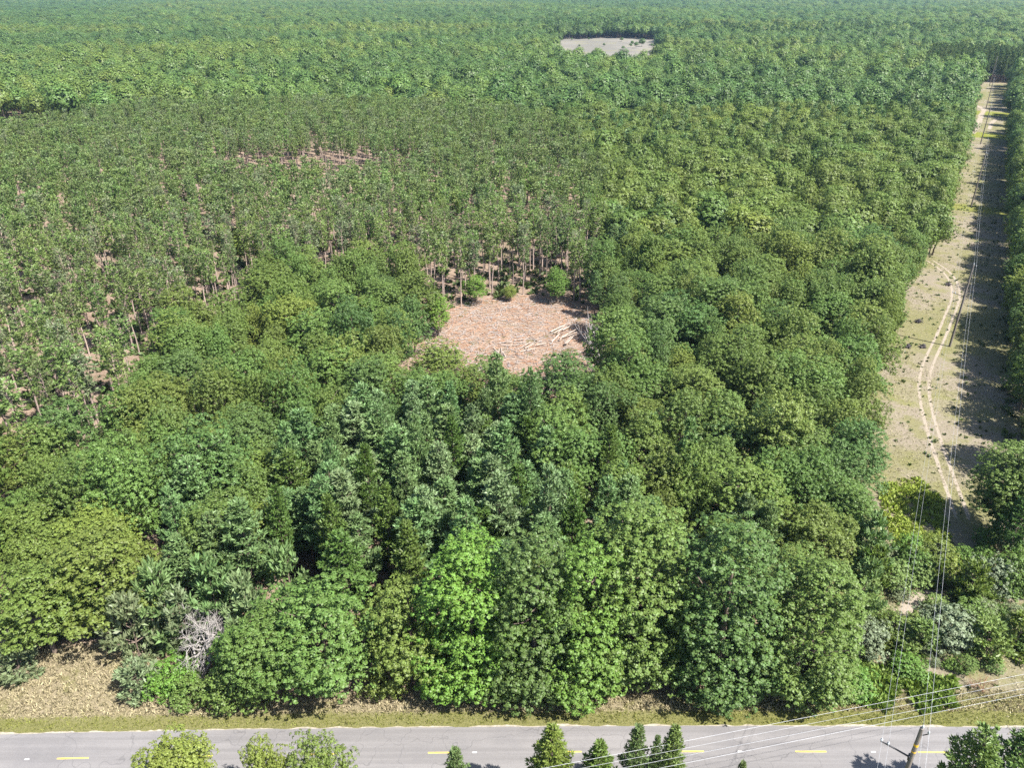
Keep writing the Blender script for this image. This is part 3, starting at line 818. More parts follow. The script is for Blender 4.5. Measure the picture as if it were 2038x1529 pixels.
hand('oak_tree', OAK, 1735, 600, 15, 5.4, 'olive green', 'rounded olive oak whose crown bulges into the corridor', 'tree', None, pi=1)
hand('oak_tree', OAK, 1715, 660, 15, 5.2, 'mid green', 'green oak at the corridor rim by the pole shadow', 'tree', None, pi=4)
hand('white_pine', WP, 2030, 935, 11, 3.0, 'deep green', 'dark tree overhanging the corridor from the right edge', 'tree', None, pi=1)

for (u, v, h, lb) in [(585, 70, 19, 'bare grey snag standing out of the far forest, left'), (1560, 126, 17, 'bare grey snag standing in the far forest, right of the field'), (1205, 612, 13, 'pale bare snag at the shaded right rim of the log clearing')]:
    x, y = at_top(u, v, h); e = empty('dead_tree', (x, y, 0)); tag(e, lb, 'dead tree')
    branchy(np.random.default_rng(int(u)), h * 1.0, .3, .2, 3, 4, 0.0, 3).obj('trunk', M_DEAD, e, True)
    taken.append((x, y, 2.0))
# ------------------------------------------------------------------ forest fill
RED = [(-900, 150), (0, 240), (200, 205), (420, 190), (700, 190), (900, 200), (1130, 225), (1200, 330), (1190, 470), (1110, 520), (860, 520), (840, 470), (640, 470), (420, 510), (270, 640), (215, 730), (120, 780), (0, 790), (-400, 800), (-900, 700)]
WHITE = [(560, 850), (700, 740), (860, 715), (1010, 735), (1060, 745), (1110, 880), (1250, 930), (1320, 990), (1200, 1010), (1010, 1050), (860, 1060), (820, 1140), (640, 1180), (420, 1190), (300, 1250), (200, 1150), (240, 1000), (380, 910), (430, 1010)]
def zones(x, y):
    u, v = proj(x, y, 15.0)
    red = inpoly(u, v, RED); wh = inpoly(u, v, WHITE)
    return u, v, red, wh
def blocked(x, y, rad):
    t, s = ts(x, y)
    b = (s > -(np.interp(t, [60, 95, 140, 190, 300], [8.0, 9.8, 9.5, 5.8, 5.2]) + 1.3 * np.sin(t / 17.0) + rad * .75)) & (s < 8.6 + rad * .8) & (t < 690)
    b |= (np.abs(s) < 25) & (t < 12)
    # brushy corridor mouth keeps tall trees away
    b |= (t < 66) & (s > -9) & (s < 40) & (y < 92)
    ex, ey = (x - 1) / (18.5 + rad * .4), (y - 145) / (28 + rad * .3)
    b |= ex * ex + ey * ey < 1
    far_edge = 1115 + 14 * np.sin(x / 17.0) + 9 * np.sin(x / 6.0)
    b |= (np.abs(x / np.maximum(y, 1) - .114) < .0635 + .004 * np.sin(y / 21.0) + .003 * np.sin(y / 9.0 + x / 13.0)) & (y > 680) & (y < far_edge)
    b |= (np.abs(x - 6.5 * y / 124) < 3.2) & (y > 100) & (y < 120)
    # openings in the pine stand
    b |= ((x + 72) / 40) ** 2 + ((y - 280) / 22) ** 2 < 1
    b |= ((x + 252) / 52) ** 2 + ((y - 385) / 38) ** 2 < 1
    b |= ((x + 74) / 9) ** 2 + ((y - 132) / 9) ** 2 < 1
    b |= ((x + 60) / 7) ** 2 + ((y - 152) / 8) ** 2 < 1
    front = np.where(x < -38, 67.5, 65.5)
    b |= y < front
    return b
def grid(x0, x1, y0, y1, sp, jit, r, rot=0.0):
    gxs = np.arange(x0, x1, sp); gys = np.arange(y0, y1, sp * .9)
    X, Y = np.meshgrid(gxs, gys)
    X = X + (np.arange(len(gys)) % 2)[:, None] * sp * .5
    X = (X + r.uniform(-jit, jit, X.shape) * sp).ravel(); Y = (Y + r.uniform(-jit, jit, Y.shape) * sp).ravel()
    if rot:
        cx, cy = (x0 + x1) / 2, (y0 + y1) / 2
        a, b = X - cx, Y - cy
        m = .5 * max(x1 - x0, y1 - y0)
        X, Y = cx + a * math.cos(rot) - b * math.sin(rot), cy + a * math.sin(rot) + b * math.cos(rot)
    return X, Y
def infrustum(x, y):
    t, s = ts(x, y)
    return (np.abs(x) < .76 * y + 26)
def vnoise(x, y, sc_, seed):
    rr = np.random.default_rng(seed); out = 0
    for k in range(6):
        a = rr.uniform(0, 6.28); f = sc_ * rr.uniform(.5, 1.8)
        out = out + np.sin((x * math.cos(a) + y * math.sin(a)) * f + rr.uniform(0, 6.28))
    return out / 2.5

tk = np.array(taken)
def clear_of(x, y, rad):
    d = np.hypot(x[:, None] - tk[None, :, 0], y[:, None] - tk[None, :, 1])
    return (d > tk[None, :, 2] + np.asarray(rad)[:, None] * .45).all(1)

r = np.random.default_rng(77)
# broadleaf
X, Y = grid(-500, 500, -120, 580, 7.1, .42, r, .43)
m_ = (Y > 60) & (Y <= 400) & (np.abs(X) < 330); X, Y = X[m_], Y[m_]
u, v, red, wh = zones(X, Y)
rad = np.clip(r.lognormal(math.log(3.95), .24, len(X)), 2.3, 6.2)
ok = infrustum(X, Y) & ~red & ~wh & ~blocked(X, Y, rad) & clear_of(X, Y, rad)
oakN = np.stack([X, Y, rad], 1)[ok]
# denser walls of trees along both corridor rims
tw = np.concatenate([np.arange(98, 400, 5.2), np.arange(70, 400, 6.0)]); nR = len(np.arange(98, 400, 5.2))
rw = r.uniform(2.6, 4.2, len(tw)); sw_ = np.where(np.arange(len(tw)) < nR, 9.0 + rw * .8 + r.uniform(0, 1.8, len(tw)), -(np.interp(tw, [60, 95, 140, 190, 300], [8.6, 10.2, 10, 6.3, 5.7]) + rw * .75 + r.uniform(0, 2.2, len(tw))))
xw, yw = from_ts(tw + r.uniform(-1.2, 1.2, len(tw)), sw_)
ok = clear_of(xw, yw, rw) & (yw < 400) & (yw > 92)
oakN = np.concatenate([oakN, np.stack([xw, yw, rw], 1)[ok]])
# a few broadleaf trees scattered in the pine zones
X, Y = grid(-330, 330, 66, 400, 17, .45, r); u, v, red, wh = zones(X, Y); rad = r.uniform(2.6, 4.0, len(X))
ok = infrustum(X, Y) & (red | wh) & ~blocked(X, Y, rad) & clear_of(X, Y, rad) & (r.uniform(size=len(X)) < np.where(wh, .12, .10))
oakN = np.concatenate([oakN, np.stack([X, Y, rad], 1)[ok]])
# white pine
X, Y = grid(-100, 60, 66, 240, 4.5, .45, r); u, v, red, wh = zones(X, Y); rad = r.uniform(2.2, 4.0, len(X))
ok = wh & ~blocked(X, Y, rad) & clear_of(X, Y, rad)
whN = np.stack([X, Y, rad], 1)[ok]
X, Y = grid(-330, 330, 66, 400, 9, .45, r); u, v, red, wh = zones(X, Y); rad = r.uniform(2.2, 3.2, len(X))
pz = vnoise(X, Y, .03, 5) > .55
ok = infrustum(X, Y) & ~wh & ~red & pz & ~blocked(X, Y, rad) & clear_of(X, Y, rad)
whN = np.concatenate([whN, np.stack([X, Y, rad], 1)[ok]])
# red pine plantation
X, Y = grid(-620, 320, -100, 820, 4.75, .38, r, .3)
m_ = (Y > 100) & (Y < 620) & (X > -440) & (X < 120); X, Y = X[m_], Y[m_]; u, v, red, wh = zones(X, Y); rad = r.uniform(1.3, 2.2, len(X))
ok = infrustum(X, Y) & red & ~blocked(X, Y, rad) & clear_of(X, Y, rad) & (vnoise(X, Y, .16, 8) > -1.15) & (r.uniform(size=len(X)) < .84)
redN = np.stack([X, Y, rad], 1)[ok]
# dark pine block where the corridor ends
X, Y = grid(250, 520, 560, 760, 4.4, .25, r); t, s = ts(X, Y)
ok = (t > 668) & (t < 780) & (s > -48) & (s < 90)
endN = np.stack([X, Y, np.full(len(X), 2.2)], 1)[ok]

def order(a): return a[np.argsort(np.hypot(a[:, 0], a[:, 1]))]
oakN, whN, redN = order(oakN), order(whN), order(redN)
def seen(a):
    u, v = proj(a[:, 0], a[:, 1], 13.0)
    return (u > -40) & (u < 2078) & (v > -20) & (v < 1540)
def split(a, n):
    vis = seen(a); idx = np.where(vis)[0][:n]
    m = np.zeros(len(a), bool); m[idx] = True
    return a[m], a[~m]
oakI, oakS = split(oakN, 285)
whI, whS = split(whN, 290)
redI, redS = split(redN, 298)

# landmark words for the labels
LM = [('the log clearing', 1010, 665), ('the dead grey tree', 365, 1260), ('the lime green maple', 925, 1130), ('the yellow ferns', 1815, 1010), ('the second pole', 1900, 640),
      ('the lone lime tree', 460, 350), ('the pale silvery poplar', 965, 390), ('the bare trunk gap', 620, 320), ('the broad roadside maple', 1385, 1090),
      ('the massive corridor oak', 1750, 500), ('the dark clearing oak', 1120, 740), ('the rounded roadside oak', 175, 1100), ('the left pine opening', 100, 680), ('the bulging corridor oak', 1740, 660),
      ('the bright tree above pines', 1050, 345), ('the dark forest hole', 1330, 880)]
def where(x, y, z=13.0, LM=LM):
    u, v = proj(x, y, z)
    best = min(LM, key=lambda q: (q[1] - u) ** 2 + ((q[2] - v) * 1.3) ** 2)
    dx, dy = u - best[1], (best[2] - v) * 1.3
    dist = math.hypot(dx, dy)
    a = math.degrees(math.atan2(dy, dx)) % 360
    dw = ['right of', 'behind right of', 'behind', 'behind left of', 'left of', 'before left of', 'in front of', 'before right of'][int((a + 22.5) // 45) % 8]
    k = 'just' if dist < 90 else ('not far' if dist < 170 else ('well' if dist < 280 else 'far'))
    return f'{k} {dw} {best[0]}'

LM_B = [('the sandy cut', 1815, 1205), ('the largest silvery bush', 1905, 1240), ('the dead brown bush', 1968, 1370), ('the last tall maple', 1650, 1200), ('the olive cedar', 1955, 1140), ('the dark leaning pine', 2030, 1060), ('the yellow ferns', 1815, 1020)]
for nm, g0, h, tn, u, v in PEND:
    ce = nm == 'red_cedar'
    plant(nm, (CEDAR if ce else BUSH)[int(rb.integers(0, 3))], g0[0], g0[1], tn, f'{"small" if h < 2.2 else "medium" if h < 3.2 else "bigger"} {tn} {"cedar" if ce else "bush"} {where(g0[0], g0[1], h * .6, LM_B)}', 'cedar tree' if ce else 'bush', G_BR, h, h * rb.uniform(.45, .7))
OAKT = ['olive green', 'mid green', 'deep green', 'olive green', 'mid green', 'yellowish green', 'bright green', 'olive green']
tn = vnoise(oakI[:, 0], oakI[:, 1], .035, 21)
for i, (x, y, rd) in enumerate(oakI):
    q = tn[i] + r.normal(-.05, .65) + (.45 if x > 15 and y > 100 else 0)
    tone = 'deep green' if q < -.8 else 'mid green' if q < .0 else 'olive green' if q < 1.0 else 'yellowish green' if q < 1.35 else 'mid green'
    h = float(np.clip(r.normal(15.0, 1.6) + (rd - 4) * 1.1, 9.5, 19.5)) * (.86 if y < 80 else 1)
    size = 'broad' if rd > 4.7 else ('narrow' if rd < 4.0 else 'rounded')
    plant('oak_tree', OAK[int(r.integers(0, 9))] if y < 190 else OAKM[i % 5], x, y, tone, f'{size} {tone} oak {where(x, y)}', 'tree', 'oaks of the mixed forest', h, rd)
for i, (x, y, rd) in enumerate(whI):
    q = r.normal()
    tone = 'blue green' if q < .35 else ('pale blue green' if q < 1.0 else 'mid green')
    h = float(np.clip(r.normal(14.6, 2.2), 9, 18.5))
    size = 'tall' if h > 15 else ('low' if h < 13.2 else 'feathery')
    plant('white_pine', WP[i % 6] if y < 200 else WPM[i % 3], x, y, tone, f'{size} {tone} white pine {where(x, y)}', 'pine tree', 'white pines of the mixed forest', h, rd)
for i, (x, y, rd) in enumerate(redI):
    q = r.normal()
    tone = 'dull pine green' if q < .5 else ('dark pine green' if q < 1.1 else 'grey green')
    h = float(np.clip(r.normal(16, .9), 14, 18))
    size = 'full' if rd > 2.05 else ('thin' if rd < 1.75 else 'tufted')
    plant('red_pine', RP[i % 6] if y < 210 else RPM[i % 4], x, y, tone, f'{size} {tone} red pine {where(x, y)}', 'pine tree', 'red pines of the plantation', h, rd)

# prototypes of the coarser crowns must stand somewhere too: real trees farther out
def ensure(protos, name, word, tone, spots, cat, group):
    for pr, (x, y) in zip(protos, spots):
        if id(pr) not in first_use:
            plant(name, pr, x, y, tone, f'{tone} {word} {where(x, y)}', cat, group)
ensure(OAKM, 'oak_tree', 'oak', 'olive green', [(40, 210), (52, 222), (64, 236), (74, 250), (86, 262)], 'tree', 'oaks of the mixed forest')
ensure(OAKF, 'oak_tree', 'distant oak', 'mid green', [(60, 420), (110, 440), (-60, 640), (150, 470)], 'tree', 'oaks of the mixed forest')
ensure(WPM, 'white_pine', 'distant white pine', 'blue green', [(70, 300), (96, 318), (120, 330)], 'pine tree', 'white pines of the mixed forest')
ensure(RPM, 'red_pine', 'distant red pine', 'dull pine green', [(-60, 305), (-70, 312), (-90, 306), (-100, 315)], 'pine tree', 'red pines of the plantation')
ensure(RP, 'red_pine', 'red pine', 'dull pine green', [(-60, 325), (-70, 332), (-90, 326), (-100, 335), (-75, 340), (-66, 340)], 'pine tree', 'red pines of the plantation')

# the rest of each wood: one object each, instanced on points
def scatter(name, pts, tints, protos, label, cat, heights):
    """pts (n,3): x, y, crown radius"""
    n = len(pts)
    me = bpy.data.meshes.new(name)
    me.vertices.add(n)
    me.vertices.foreach_set('co', np.stack([pts[:, 0], pts[:, 1], np.zeros(n)], 1).astype(np.float32).ravel())
    rr = np.random.default_rng(len(pts))
    var = rr.integers(0, len(protos), n).astype(np.int32)
    Rm = np.array([p.R for p in protos]); Hm = np.array([p.H for p in protos])
    def attr(nm, typ, key, val):
        a = me.attributes.new(nm, typ, 'POINT'); a.data.foreach_set(key, val.ravel())
    attr('variant', 'INT', 'value', var)
    sw = pts[:, 2] / Rm.mean(); sh = heights / Hm.mean()
    attr('size', 'FLOAT_VECTOR', 'vector', np.stack([sw, sw, sh], 1).astype(np.float32))
    attr('turn', 'FLOAT_VECTOR', 'vector', np.stack([np.zeros(n), np.zeros(n), rr.uniform(0, 6.28, n)], 1).astype(np.float32))
    attr('tint', 'FLOAT_COLOR', 'color', np.concatenate([tints, np.ones((n, 1))], 1).astype(np.float32))
    o = bpy.data.objects.new(name, me); COL.objects.link(o)
    ng = bpy.data.node_groups.new(name, 'GeometryNodeTree')
    ng.interface.new_socket('Geometry', in_out='INPUT', socket_type='NodeSocketGeometry')
    ng.interface.new_socket('Geometry', in_out='OUTPUT', socket_type='NodeSocketGeometry')
    N, L = ng.nodes, ng.links
    gi, go = N.new('NodeGroupInput'), N.new('NodeGroupOutput')
    jn = N.new('GeometryNodeJoinGeometry')
    for p in protos:
        c, t = first_use[id(p)]
        j2 = N.new('GeometryNodeJoinGeometry')
        for ob in (c, t):
            oi = N.new('GeometryNodeObjectInfo'); oi.transform_space = 'ORIGINAL'; oi.inputs[0].default_value = ob
            L.new(oi.outputs['Geometry'], j2.inputs[0])
        g2 = N.new('GeometryNodeGeometryToInstance'); L.new(j2.outputs[0], g2.inputs[0]); L.new(g2.outputs[0], jn.inputs[0])
    ip = N.new('GeometryNodeInstanceOnPoints'); ip.inputs['Pick Instance'].default_value = True
    def named(nm, dt):
        a = N.new('GeometryNodeInputNamedAttribute'); a.data_type = dt; a.inputs[0].default_value = nm
        return a.outputs[0]
    L.new(gi.outputs[0], ip.inputs['Points']); L.new(jn.outputs[0], ip.inputs['Instance'])
    L.new(named('variant', 'INT'), ip.inputs['Instance Index'])
    er = N.new('FunctionNodeEulerToRotation'); L.new(named('turn', 'FLOAT_VECTOR'), er.inputs[0]); L.new(er.outputs[0], ip.inputs['Rotation'])
    L.new(named('size', 'FLOAT_VECTOR'), ip.inputs['Scale'])
    L.new(ip.outputs[0], go.inputs[0])
    md = o.modifiers.new('scatter', 'NODES'); md.node_group = ng
    return tag(o, label, cat, None, 'stuff')

def tone_mix(n, names, weights, q, rr):
    """tint per point, smooth patches q plus jitter"""
    cols = np.array([TONES[k] for k in names])
    k = np.clip((q + rr.normal(0, .35, n)), 0, len(names) - 1)
    i = np.floor(k).astype(int); f = (k - i)[:, None]; i2 = np.minimum(i + 1, len(names) - 1)
    return (cols[i] * (1 - f) + cols[i2] * f) * rr.uniform(.85, 1.15, (n, 1))
OT = ['deep green', 'mid green', 'olive green', 'olive green', 'yellowish green']
r2 = np.random.default_rng(5)
q = 1.3 + vnoise(oakS[:, 0], oakS[:, 1], .035, 21) * 1.1 + .5 * (oakS[:, 0] > 15)
scatter('broadleaf_forest', oakS, tone_mix(len(oakS), OT, None, q, r2), OAKM, 'rolling green broadleaf forest canopy behind the nearest oaks', 'forest', np.clip(r2.normal(15.2, 1.4, len(oakS)), 11, 18.5))
if len(whS): scatter('white_pine_forest', whS, tone_mix(len(whS), ['blue green', 'pale blue green', 'mid green'], None, r2.uniform(0, 2, len(whS)), r2), WPM, 'bluish white pines scattered through the farther broadleaf forest', 'forest', r2.uniform(12, 17, len(whS)))
scatter('red_pine_plantation', redS, tone_mix(len(redS), ['dark pine green', 'dull pine green', 'grey green'], None, 1 + r2.normal(0, .4, len(redS)), r2), RPM, 'thinned red pine plantation of small tufted crowns on bare trunks', 'forest', np.clip(r2.normal(16, .9, len(redS)), 13.5, 18.5))
scatter('pine_block', endN, tone_mix(len(endN), ['dark pine green', 'deep green'], None, r2.uniform(0, .5, len(endN)), r2), WPM, 'dense dark pine block closing the far end of the corridor', 'forest', r2.uniform(19, 21, len(endN)))

# middle distance 400 .. 1200 m and far 1200 .. 3600 m
X, Y = grid(-1400, 1400, -300, 1950, 9.2, .49, r2, .37)
m_ = (Y > 400) & (Y < 1250); X, Y = X[m_], Y[m_]
rad = r2.uniform(3.6, 7.2, len(X)); u, v, red, wh = zones(X, Y); t, s = ts(X, Y)
ok = (np.abs(X) < .74 * Y + 30) & (Y > 400) & ~(red & (Y < 620)) & ~blocked(X, Y, rad) & ~((t > 664) & (t < 784) & (s > -52) & (s < 94))
P = np.stack([X, Y, rad], 1)[ok]
q = .7 + vnoise(P[:, 0], P[:, 1], .014, 33) * 1.3 + r2.normal(0, .6, len(P))
scatter('middle_forest', P, tone_mix(len(P), OT, None, q, r2), OAKF, 'unbroken forest canopy of the middle distance around the sandy field', 'forest', np.clip(r2.normal(15.5, 2.8, len(P)) + (P[:, 2] - 5.4) * 1.2, 8, 23))
X, Y = grid(-3600, 3600, -1000, 6000, 11.0, .45, r2, .52)
m_ = (Y > 1240) & (Y < 3700); X, Y = X[m_], Y[m_]
ok = (np.abs(X) < .72 * Y + 30)
P = np.stack([X, Y, r2.uniform(5.0, 10.5, len(X))], 1)[ok]
q = .6 + vnoise(P[:, 0], P[:, 1], .006, 44) * 1.2 + r2.normal(0, .6, len(P))
hh = np.clip(r2.normal(16, 2.6, len(P)) + (P[:, 2] - 7.5), 9, 23) + 3 * (vnoise(P[:, 0], P[:, 1], .005, 45) > .5)
scatter('distant_forest', P, tone_mix(len(P), OT, None, q, r2), OAKF[:3], 'hazy forest canopy reaching to the top of the picture', 'forest', hh)

# conifer stands beyond and beside the field
CONB = [[(1060, 30), (1300, 34), (1330, 62), (1090, 66)], [(1290, 46), (2060, 44), (2060, 62), (1290, 62)], [(560, 74), (700, 78), (705, 112), (560, 108)]]
X, Y = grid(-300, 1500, 700, 2500, 6.2, .45, r2, .3); u, v = proj(X, Y, 16.0)
ok = (inpoly(u, v, CONB[0]) | inpoly(u, v, CONB[1]) | inpoly(u, v, CONB[2])) & (r2.uniform(size=len(X)) < .6) & ~((np.abs(X / Y - .113) < .062) & (Y > 676) & (Y < 1130)) & (Y < 2400)
P = np.stack([X, Y, r2.uniform(2.6, 4.4, len(X))], 1)[ok]
scatter('distant_pine_stand', P, tone_mix(len(P), ['deep green', 'mid green', 'blue green'], None, r2.uniform(0, 1.6, len(P)), r2), WPM, 'dark conifer stands rising behind and beside the sandy field', 'forest', r2.uniform(14, 20, len(P)))
# small trees dotted on the far field
for i, (u, v, h) in enumerate([(1277, 92, 9), (1266, 95, 7), (1258, 89, 5), (1237, 82, 5), (1138, 80, 3.5), (1202, 92, 4), (1153, 93, 3), (1297, 93, 4), (1172, 79, 3), (1255, 94, 5), (1112, 82, 4), (1240, 98, 4)]):
    p = unproj(u, v)
    plant('field_tree', OAKF[i % 4], p[0], p[1], 'deep green', f'{"larger" if h > 6 else "small"} dark tree dotted on the far sandy field {"by its right end" if u > 1230 else "towards its left end" if u < 1180 else "in its middle"}', 'tree', 'trees dotted on the far field', h, h * .42)

# ------------------------------------------------------------------ ground cover as stuff
def cover(name, P, hgt, col, label, cat, n=4, wid=.16, mat=None, lean=.5, rr=np.random.default_rng(9)):
    gc = Geo(); m = len(P)
    Pn = np.repeat(np.concatenate([P, np.zeros((m, 1))], 1), n, 0)
    ax = unit(np.stack([rr.normal(0, lean, m * n), rr.normal(0, lean, m * n), np.ones(m * n)], 1))
    L = np.repeat(hgt, n) * rr.uniform(.6, 1.2, m * n)
    N = unit(np.cross(ax, rr.normal(size=ax.shape)))
    gc.leaves(Pn + ax * L[:, None] * .5 + rr.normal(0, .05, Pn.shape) * [1, 1, 0], N, L, wid, .1, axis=ax, r=rr)
    o = gc.obj(name, mat or M_LEAF); o['tint'] = [float(x) for x in col]
    return tag(o, label, cat, None, 'stuff')
M_STRAW = leaf_material('dry_grass_blades', .2, .8, .1, .3, .02)
r3 = np.random.default_rng(31)
# verge grass
xv = r3.uniform(-62, 62, 26000); dv = r3.uniform(.5, 1, 26000) ** 1 * 0 + r3.uniform(.35, 12, 26000)
keep = dv < np.where(xv < -38, 12, 4.6)
xv, dv = xv[keep], dv[keep]
Pv = np.stack([xv, road_y(xv) + dv], 1)
far_ = dv > 1.8
cover('dry_grass', Pv[far_], r3.uniform(.18, .5, far_.sum()), (.345, .305, .185), 'dry straw coloured grass on the roadside bank', 'grass', 4, .22, M_STRAW, .7)
cover('verge_grass', Pv[~far_], r3.uniform(.12, .26, (~far_).sum()), (.20, .21, .055), 'short green grass strip along the far road edge', 'grass', 4, .3, M_STRAW, .6)
# corridor tufts
tt, ss = r3.uniform(18, 640, 42000), r3.uniform(-14, 14, 42000)
tt = 18 + (tt - 18) * r3.uniform(.05, 1, 42000)
xc, yc = from_ts(tt, ss)
cl = vnoise(xc, yc, .25, 3) + r3.normal(0, .6, len(xc))
Pc = np.stack([xc, yc], 1)
cover('corridor_grass', Pc[cl > -.2], r3.uniform(.12, .35, (cl > -.2).sum()) , (.34, .305, .20), 'thin dry grass tufts over the sandy corridor', 'grass', 3, .3, M_STRAW, .8)
tt, ss = r3.uniform(25, 330, 900), r3.uniform(-13, 11, 900); xc, yc = from_ts(tt, ss)
cover('weeds', np.stack([xc, yc], 1), r3.uniform(.25, .6, 900), (.075, .11, .035), 'small dark green weeds dotted over the corridor', 'weeds', 9, .6, M_LEAF, 1.0)
# fern patch
FERN = [(1748, 965), (1830, 950), (1880, 1000), (1890, 1075), (1850, 1120), (1790, 1100), (1760, 1040)]
cand = np.array([unproj(u, v)[:2] for u, v in zip(r3.uniform(1740, 1900, 2800), r3.uniform(940, 1130, 2800))])
u, v = proj(cand[:, 0], cand[:, 1], 0 * cand[:, 0])
cand = cand[inpoly(u, v, FERN) & (vnoise(cand[:, 0], cand[:, 1], .9, 16) > -.9)]
cover('bracken_fern', cand, r3.uniform(.25, .7, len(cand)), (.235, .285, .05), 'yellow green bracken fern patch under the corridor wires', 'ferns', 7, .45, M_LEAF, 1.0)
SUM = [(1640, 1400), (1690, 1330), (1760, 1290), (1830, 1330), (1900, 1350), (1900, 1410), (1800, 1425), (1700, 1400)]
cand = np.array([unproj(u, v)[:2] for u, v in zip(r3.uniform(1620, 1900, 2200), r3.uniform(1280, 1420, 2200))])
u, v = proj(cand[:, 0], cand[:, 1], 0 * cand[:, 0])
cand = cand[inpoly(u, v, SUM) & (vnoise(cand[:, 0], cand[:, 1], .7, 6) > .1)]
cover('sumac_thicket', cand, r3.uniform(.4, .9, len(cand)), (.125, .20, .04), 'bright green low sumac thicket at the corridor mouth', 'thicket', 7, .5, M_LEAF, 1.0)
# undergrowth in the forest
X, Y = grid(-150, 130, 62, 230, 1.9, .5, r3); u, v, red, wh = zones(X, Y)
t, s = ts(X, Y); ex, ey = (X - 3) / 22, (Y - 143) / 30
ok = infrustum(X, Y) & ~((s > -12) & (s < 10)) & (ex ** 2 + ey ** 2 > 1.1) & (Y > 64) & (r3.uniform(size=len(X)) < .5)
cover('undergrowth', np.stack([X, Y], 1)[ok], r3.uniform(.6, 2.0, ok.sum()), (.075, .105, .035), 'shady green undergrowth beneath the forest trees', 'undergrowth', 10, .5, M_LEAF, 1.1)

# slash in the clearing
gs = Geo()
for i in range(4200):
    a = r3.uniform(0, 6.28); q = math.sqrt(r3.uniform(0, 1))
    p = np.array([1 + 22 * q * math.cos(a), 145 + 30 * q * math.sin(a), r3.uniform(.04, .3)])
    b = r3.uniform(0, 6.28); L = r3.uniform(.5, 2.6)
    d = np.array([math.cos(b), math.sin(b), r3.normal(0, .12)]) * L
    gs.tube([p - d * .5, p + d * .5 * np.array([1, 1, 1])], [.05, .02], 4, mat=int(r3.choice(3, p=[.5, .38, .12])))
tag(gs.obj('slash_debris', [M_DEAD, plain('reddish_slash', (.42, .24, .15), .9, (.28, .16, .1)), M_LOG]), 'broken branches and reddish slash strewn over the clearing', 'branches', None, 'stuff')

# felled logs
def log(u, v, L, rad, ang, z, label, grp, tilt=0.0):
    p = unproj(u, v)
    gg = Geo(); hx = L / 2
    zz = np.linspace(-hx, hx, 5)
    pts = np.stack([zz, r3.normal(0, .02, 5), np.zeros(5)], 1)
    gg.tube(pts, rad * np.linspace(1.1, .75, 5), 8)
    o = gg.obj('log', M_LOG, None, True)
    o.location = (p[0], p[1], max(z, rad) + abs(math.sin(tilt)) * hx); o.rotation_euler = (0, tilt, ang)
    return tag(o, label, 'log', grp)
for i in range(11):
    log(1118 + r3.normal(0, 9), 668 + r3.normal(0, 6), r3.uniform(3.5, 5.5), r3.uniform(.1, .15), math.radians(55 + r3.normal(0, 9)), .2 + .16 * (i % 4), 'pale debarked log in the pile at the right rim of the clearing', 'logs piled at the right of the clearing', r3.uniform(-.05, .05))
for i in range(9):
    log(1030 + i * 5 + r3.normal(0, 9), 695 - i * 1.5 + r3.normal(0, 6), r3.uniform(2.2, 4.6), r3.uniform(.07, .12), math.radians(40 + r3.normal(0, 26)), .15 + .14 * (i % 3), 'pale log in the loose heap behind the green front oak', 'logs heaped at the front of the clearing', r3.uniform(-.06, .06))
for i, (u, v) in enumerate([(992, 702), (998, 700), (1003, 706), (987, 699)]):
    log(u, v, 3.2, .12, math.radians(85 + 9 * i), .15, 'short log lying crosswise left of the front heap', 'short logs left of the front heap', .04)
for i, (u, v, lb) in enumerate([(1078, 797, 'pale log seen through the gap beside the dark clearing oak'), (1100, 806, 'lower pale log seen through the gap beside the dark oak')]):
    log(u, v, 4.5, .13, math.radians(12 + 8 * i), .15, lb, 'logs in the gap beside the dark oak')
# dark stumps on the corridor
for i, (u, v, lb) in enumerate([(1806, 692, 'dark uprooted stump on the sand left of the pole shadow'), (1837, 692, 'dark stump with pale root beside the wheel track'), (1827, 642, 'dark stump by the rounded corridor oak'), (1887, 568, 'dark stump higher up the corridor near the track bend')]):
    p = unproj(u, v); gg = Geo(); rr = np.random.default_rng(600 + i)
    gg.tube([[0, 0, -.1], [0, 0, .25], [.1, 0, .75]], [.55, .42, .30], 9)
    for k in range(7):
        a = k * .9 + rr.uniform(0, .4); L = rr.uniform(.7, 1.3)
        gg.tube([[.3 * math.cos(a), .3 * math.sin(a), .3], [.7 * L * math.cos(a), .7 * L * math.sin(a), .3 + rr.uniform(-.1, .3)], [L * math.cos(a), L * math.sin(a), rr.uniform(.03, .5)]], [.18, .11, .04], 5)
    o = gg.obj('stump', plain('charred_stump_wood', (.06, .05, .05), .9, (.03, .027, .03), 3), None, True, (p[0], p[1], 0))
    tag(o, lb, 'stump', 'stumps on the corridor')

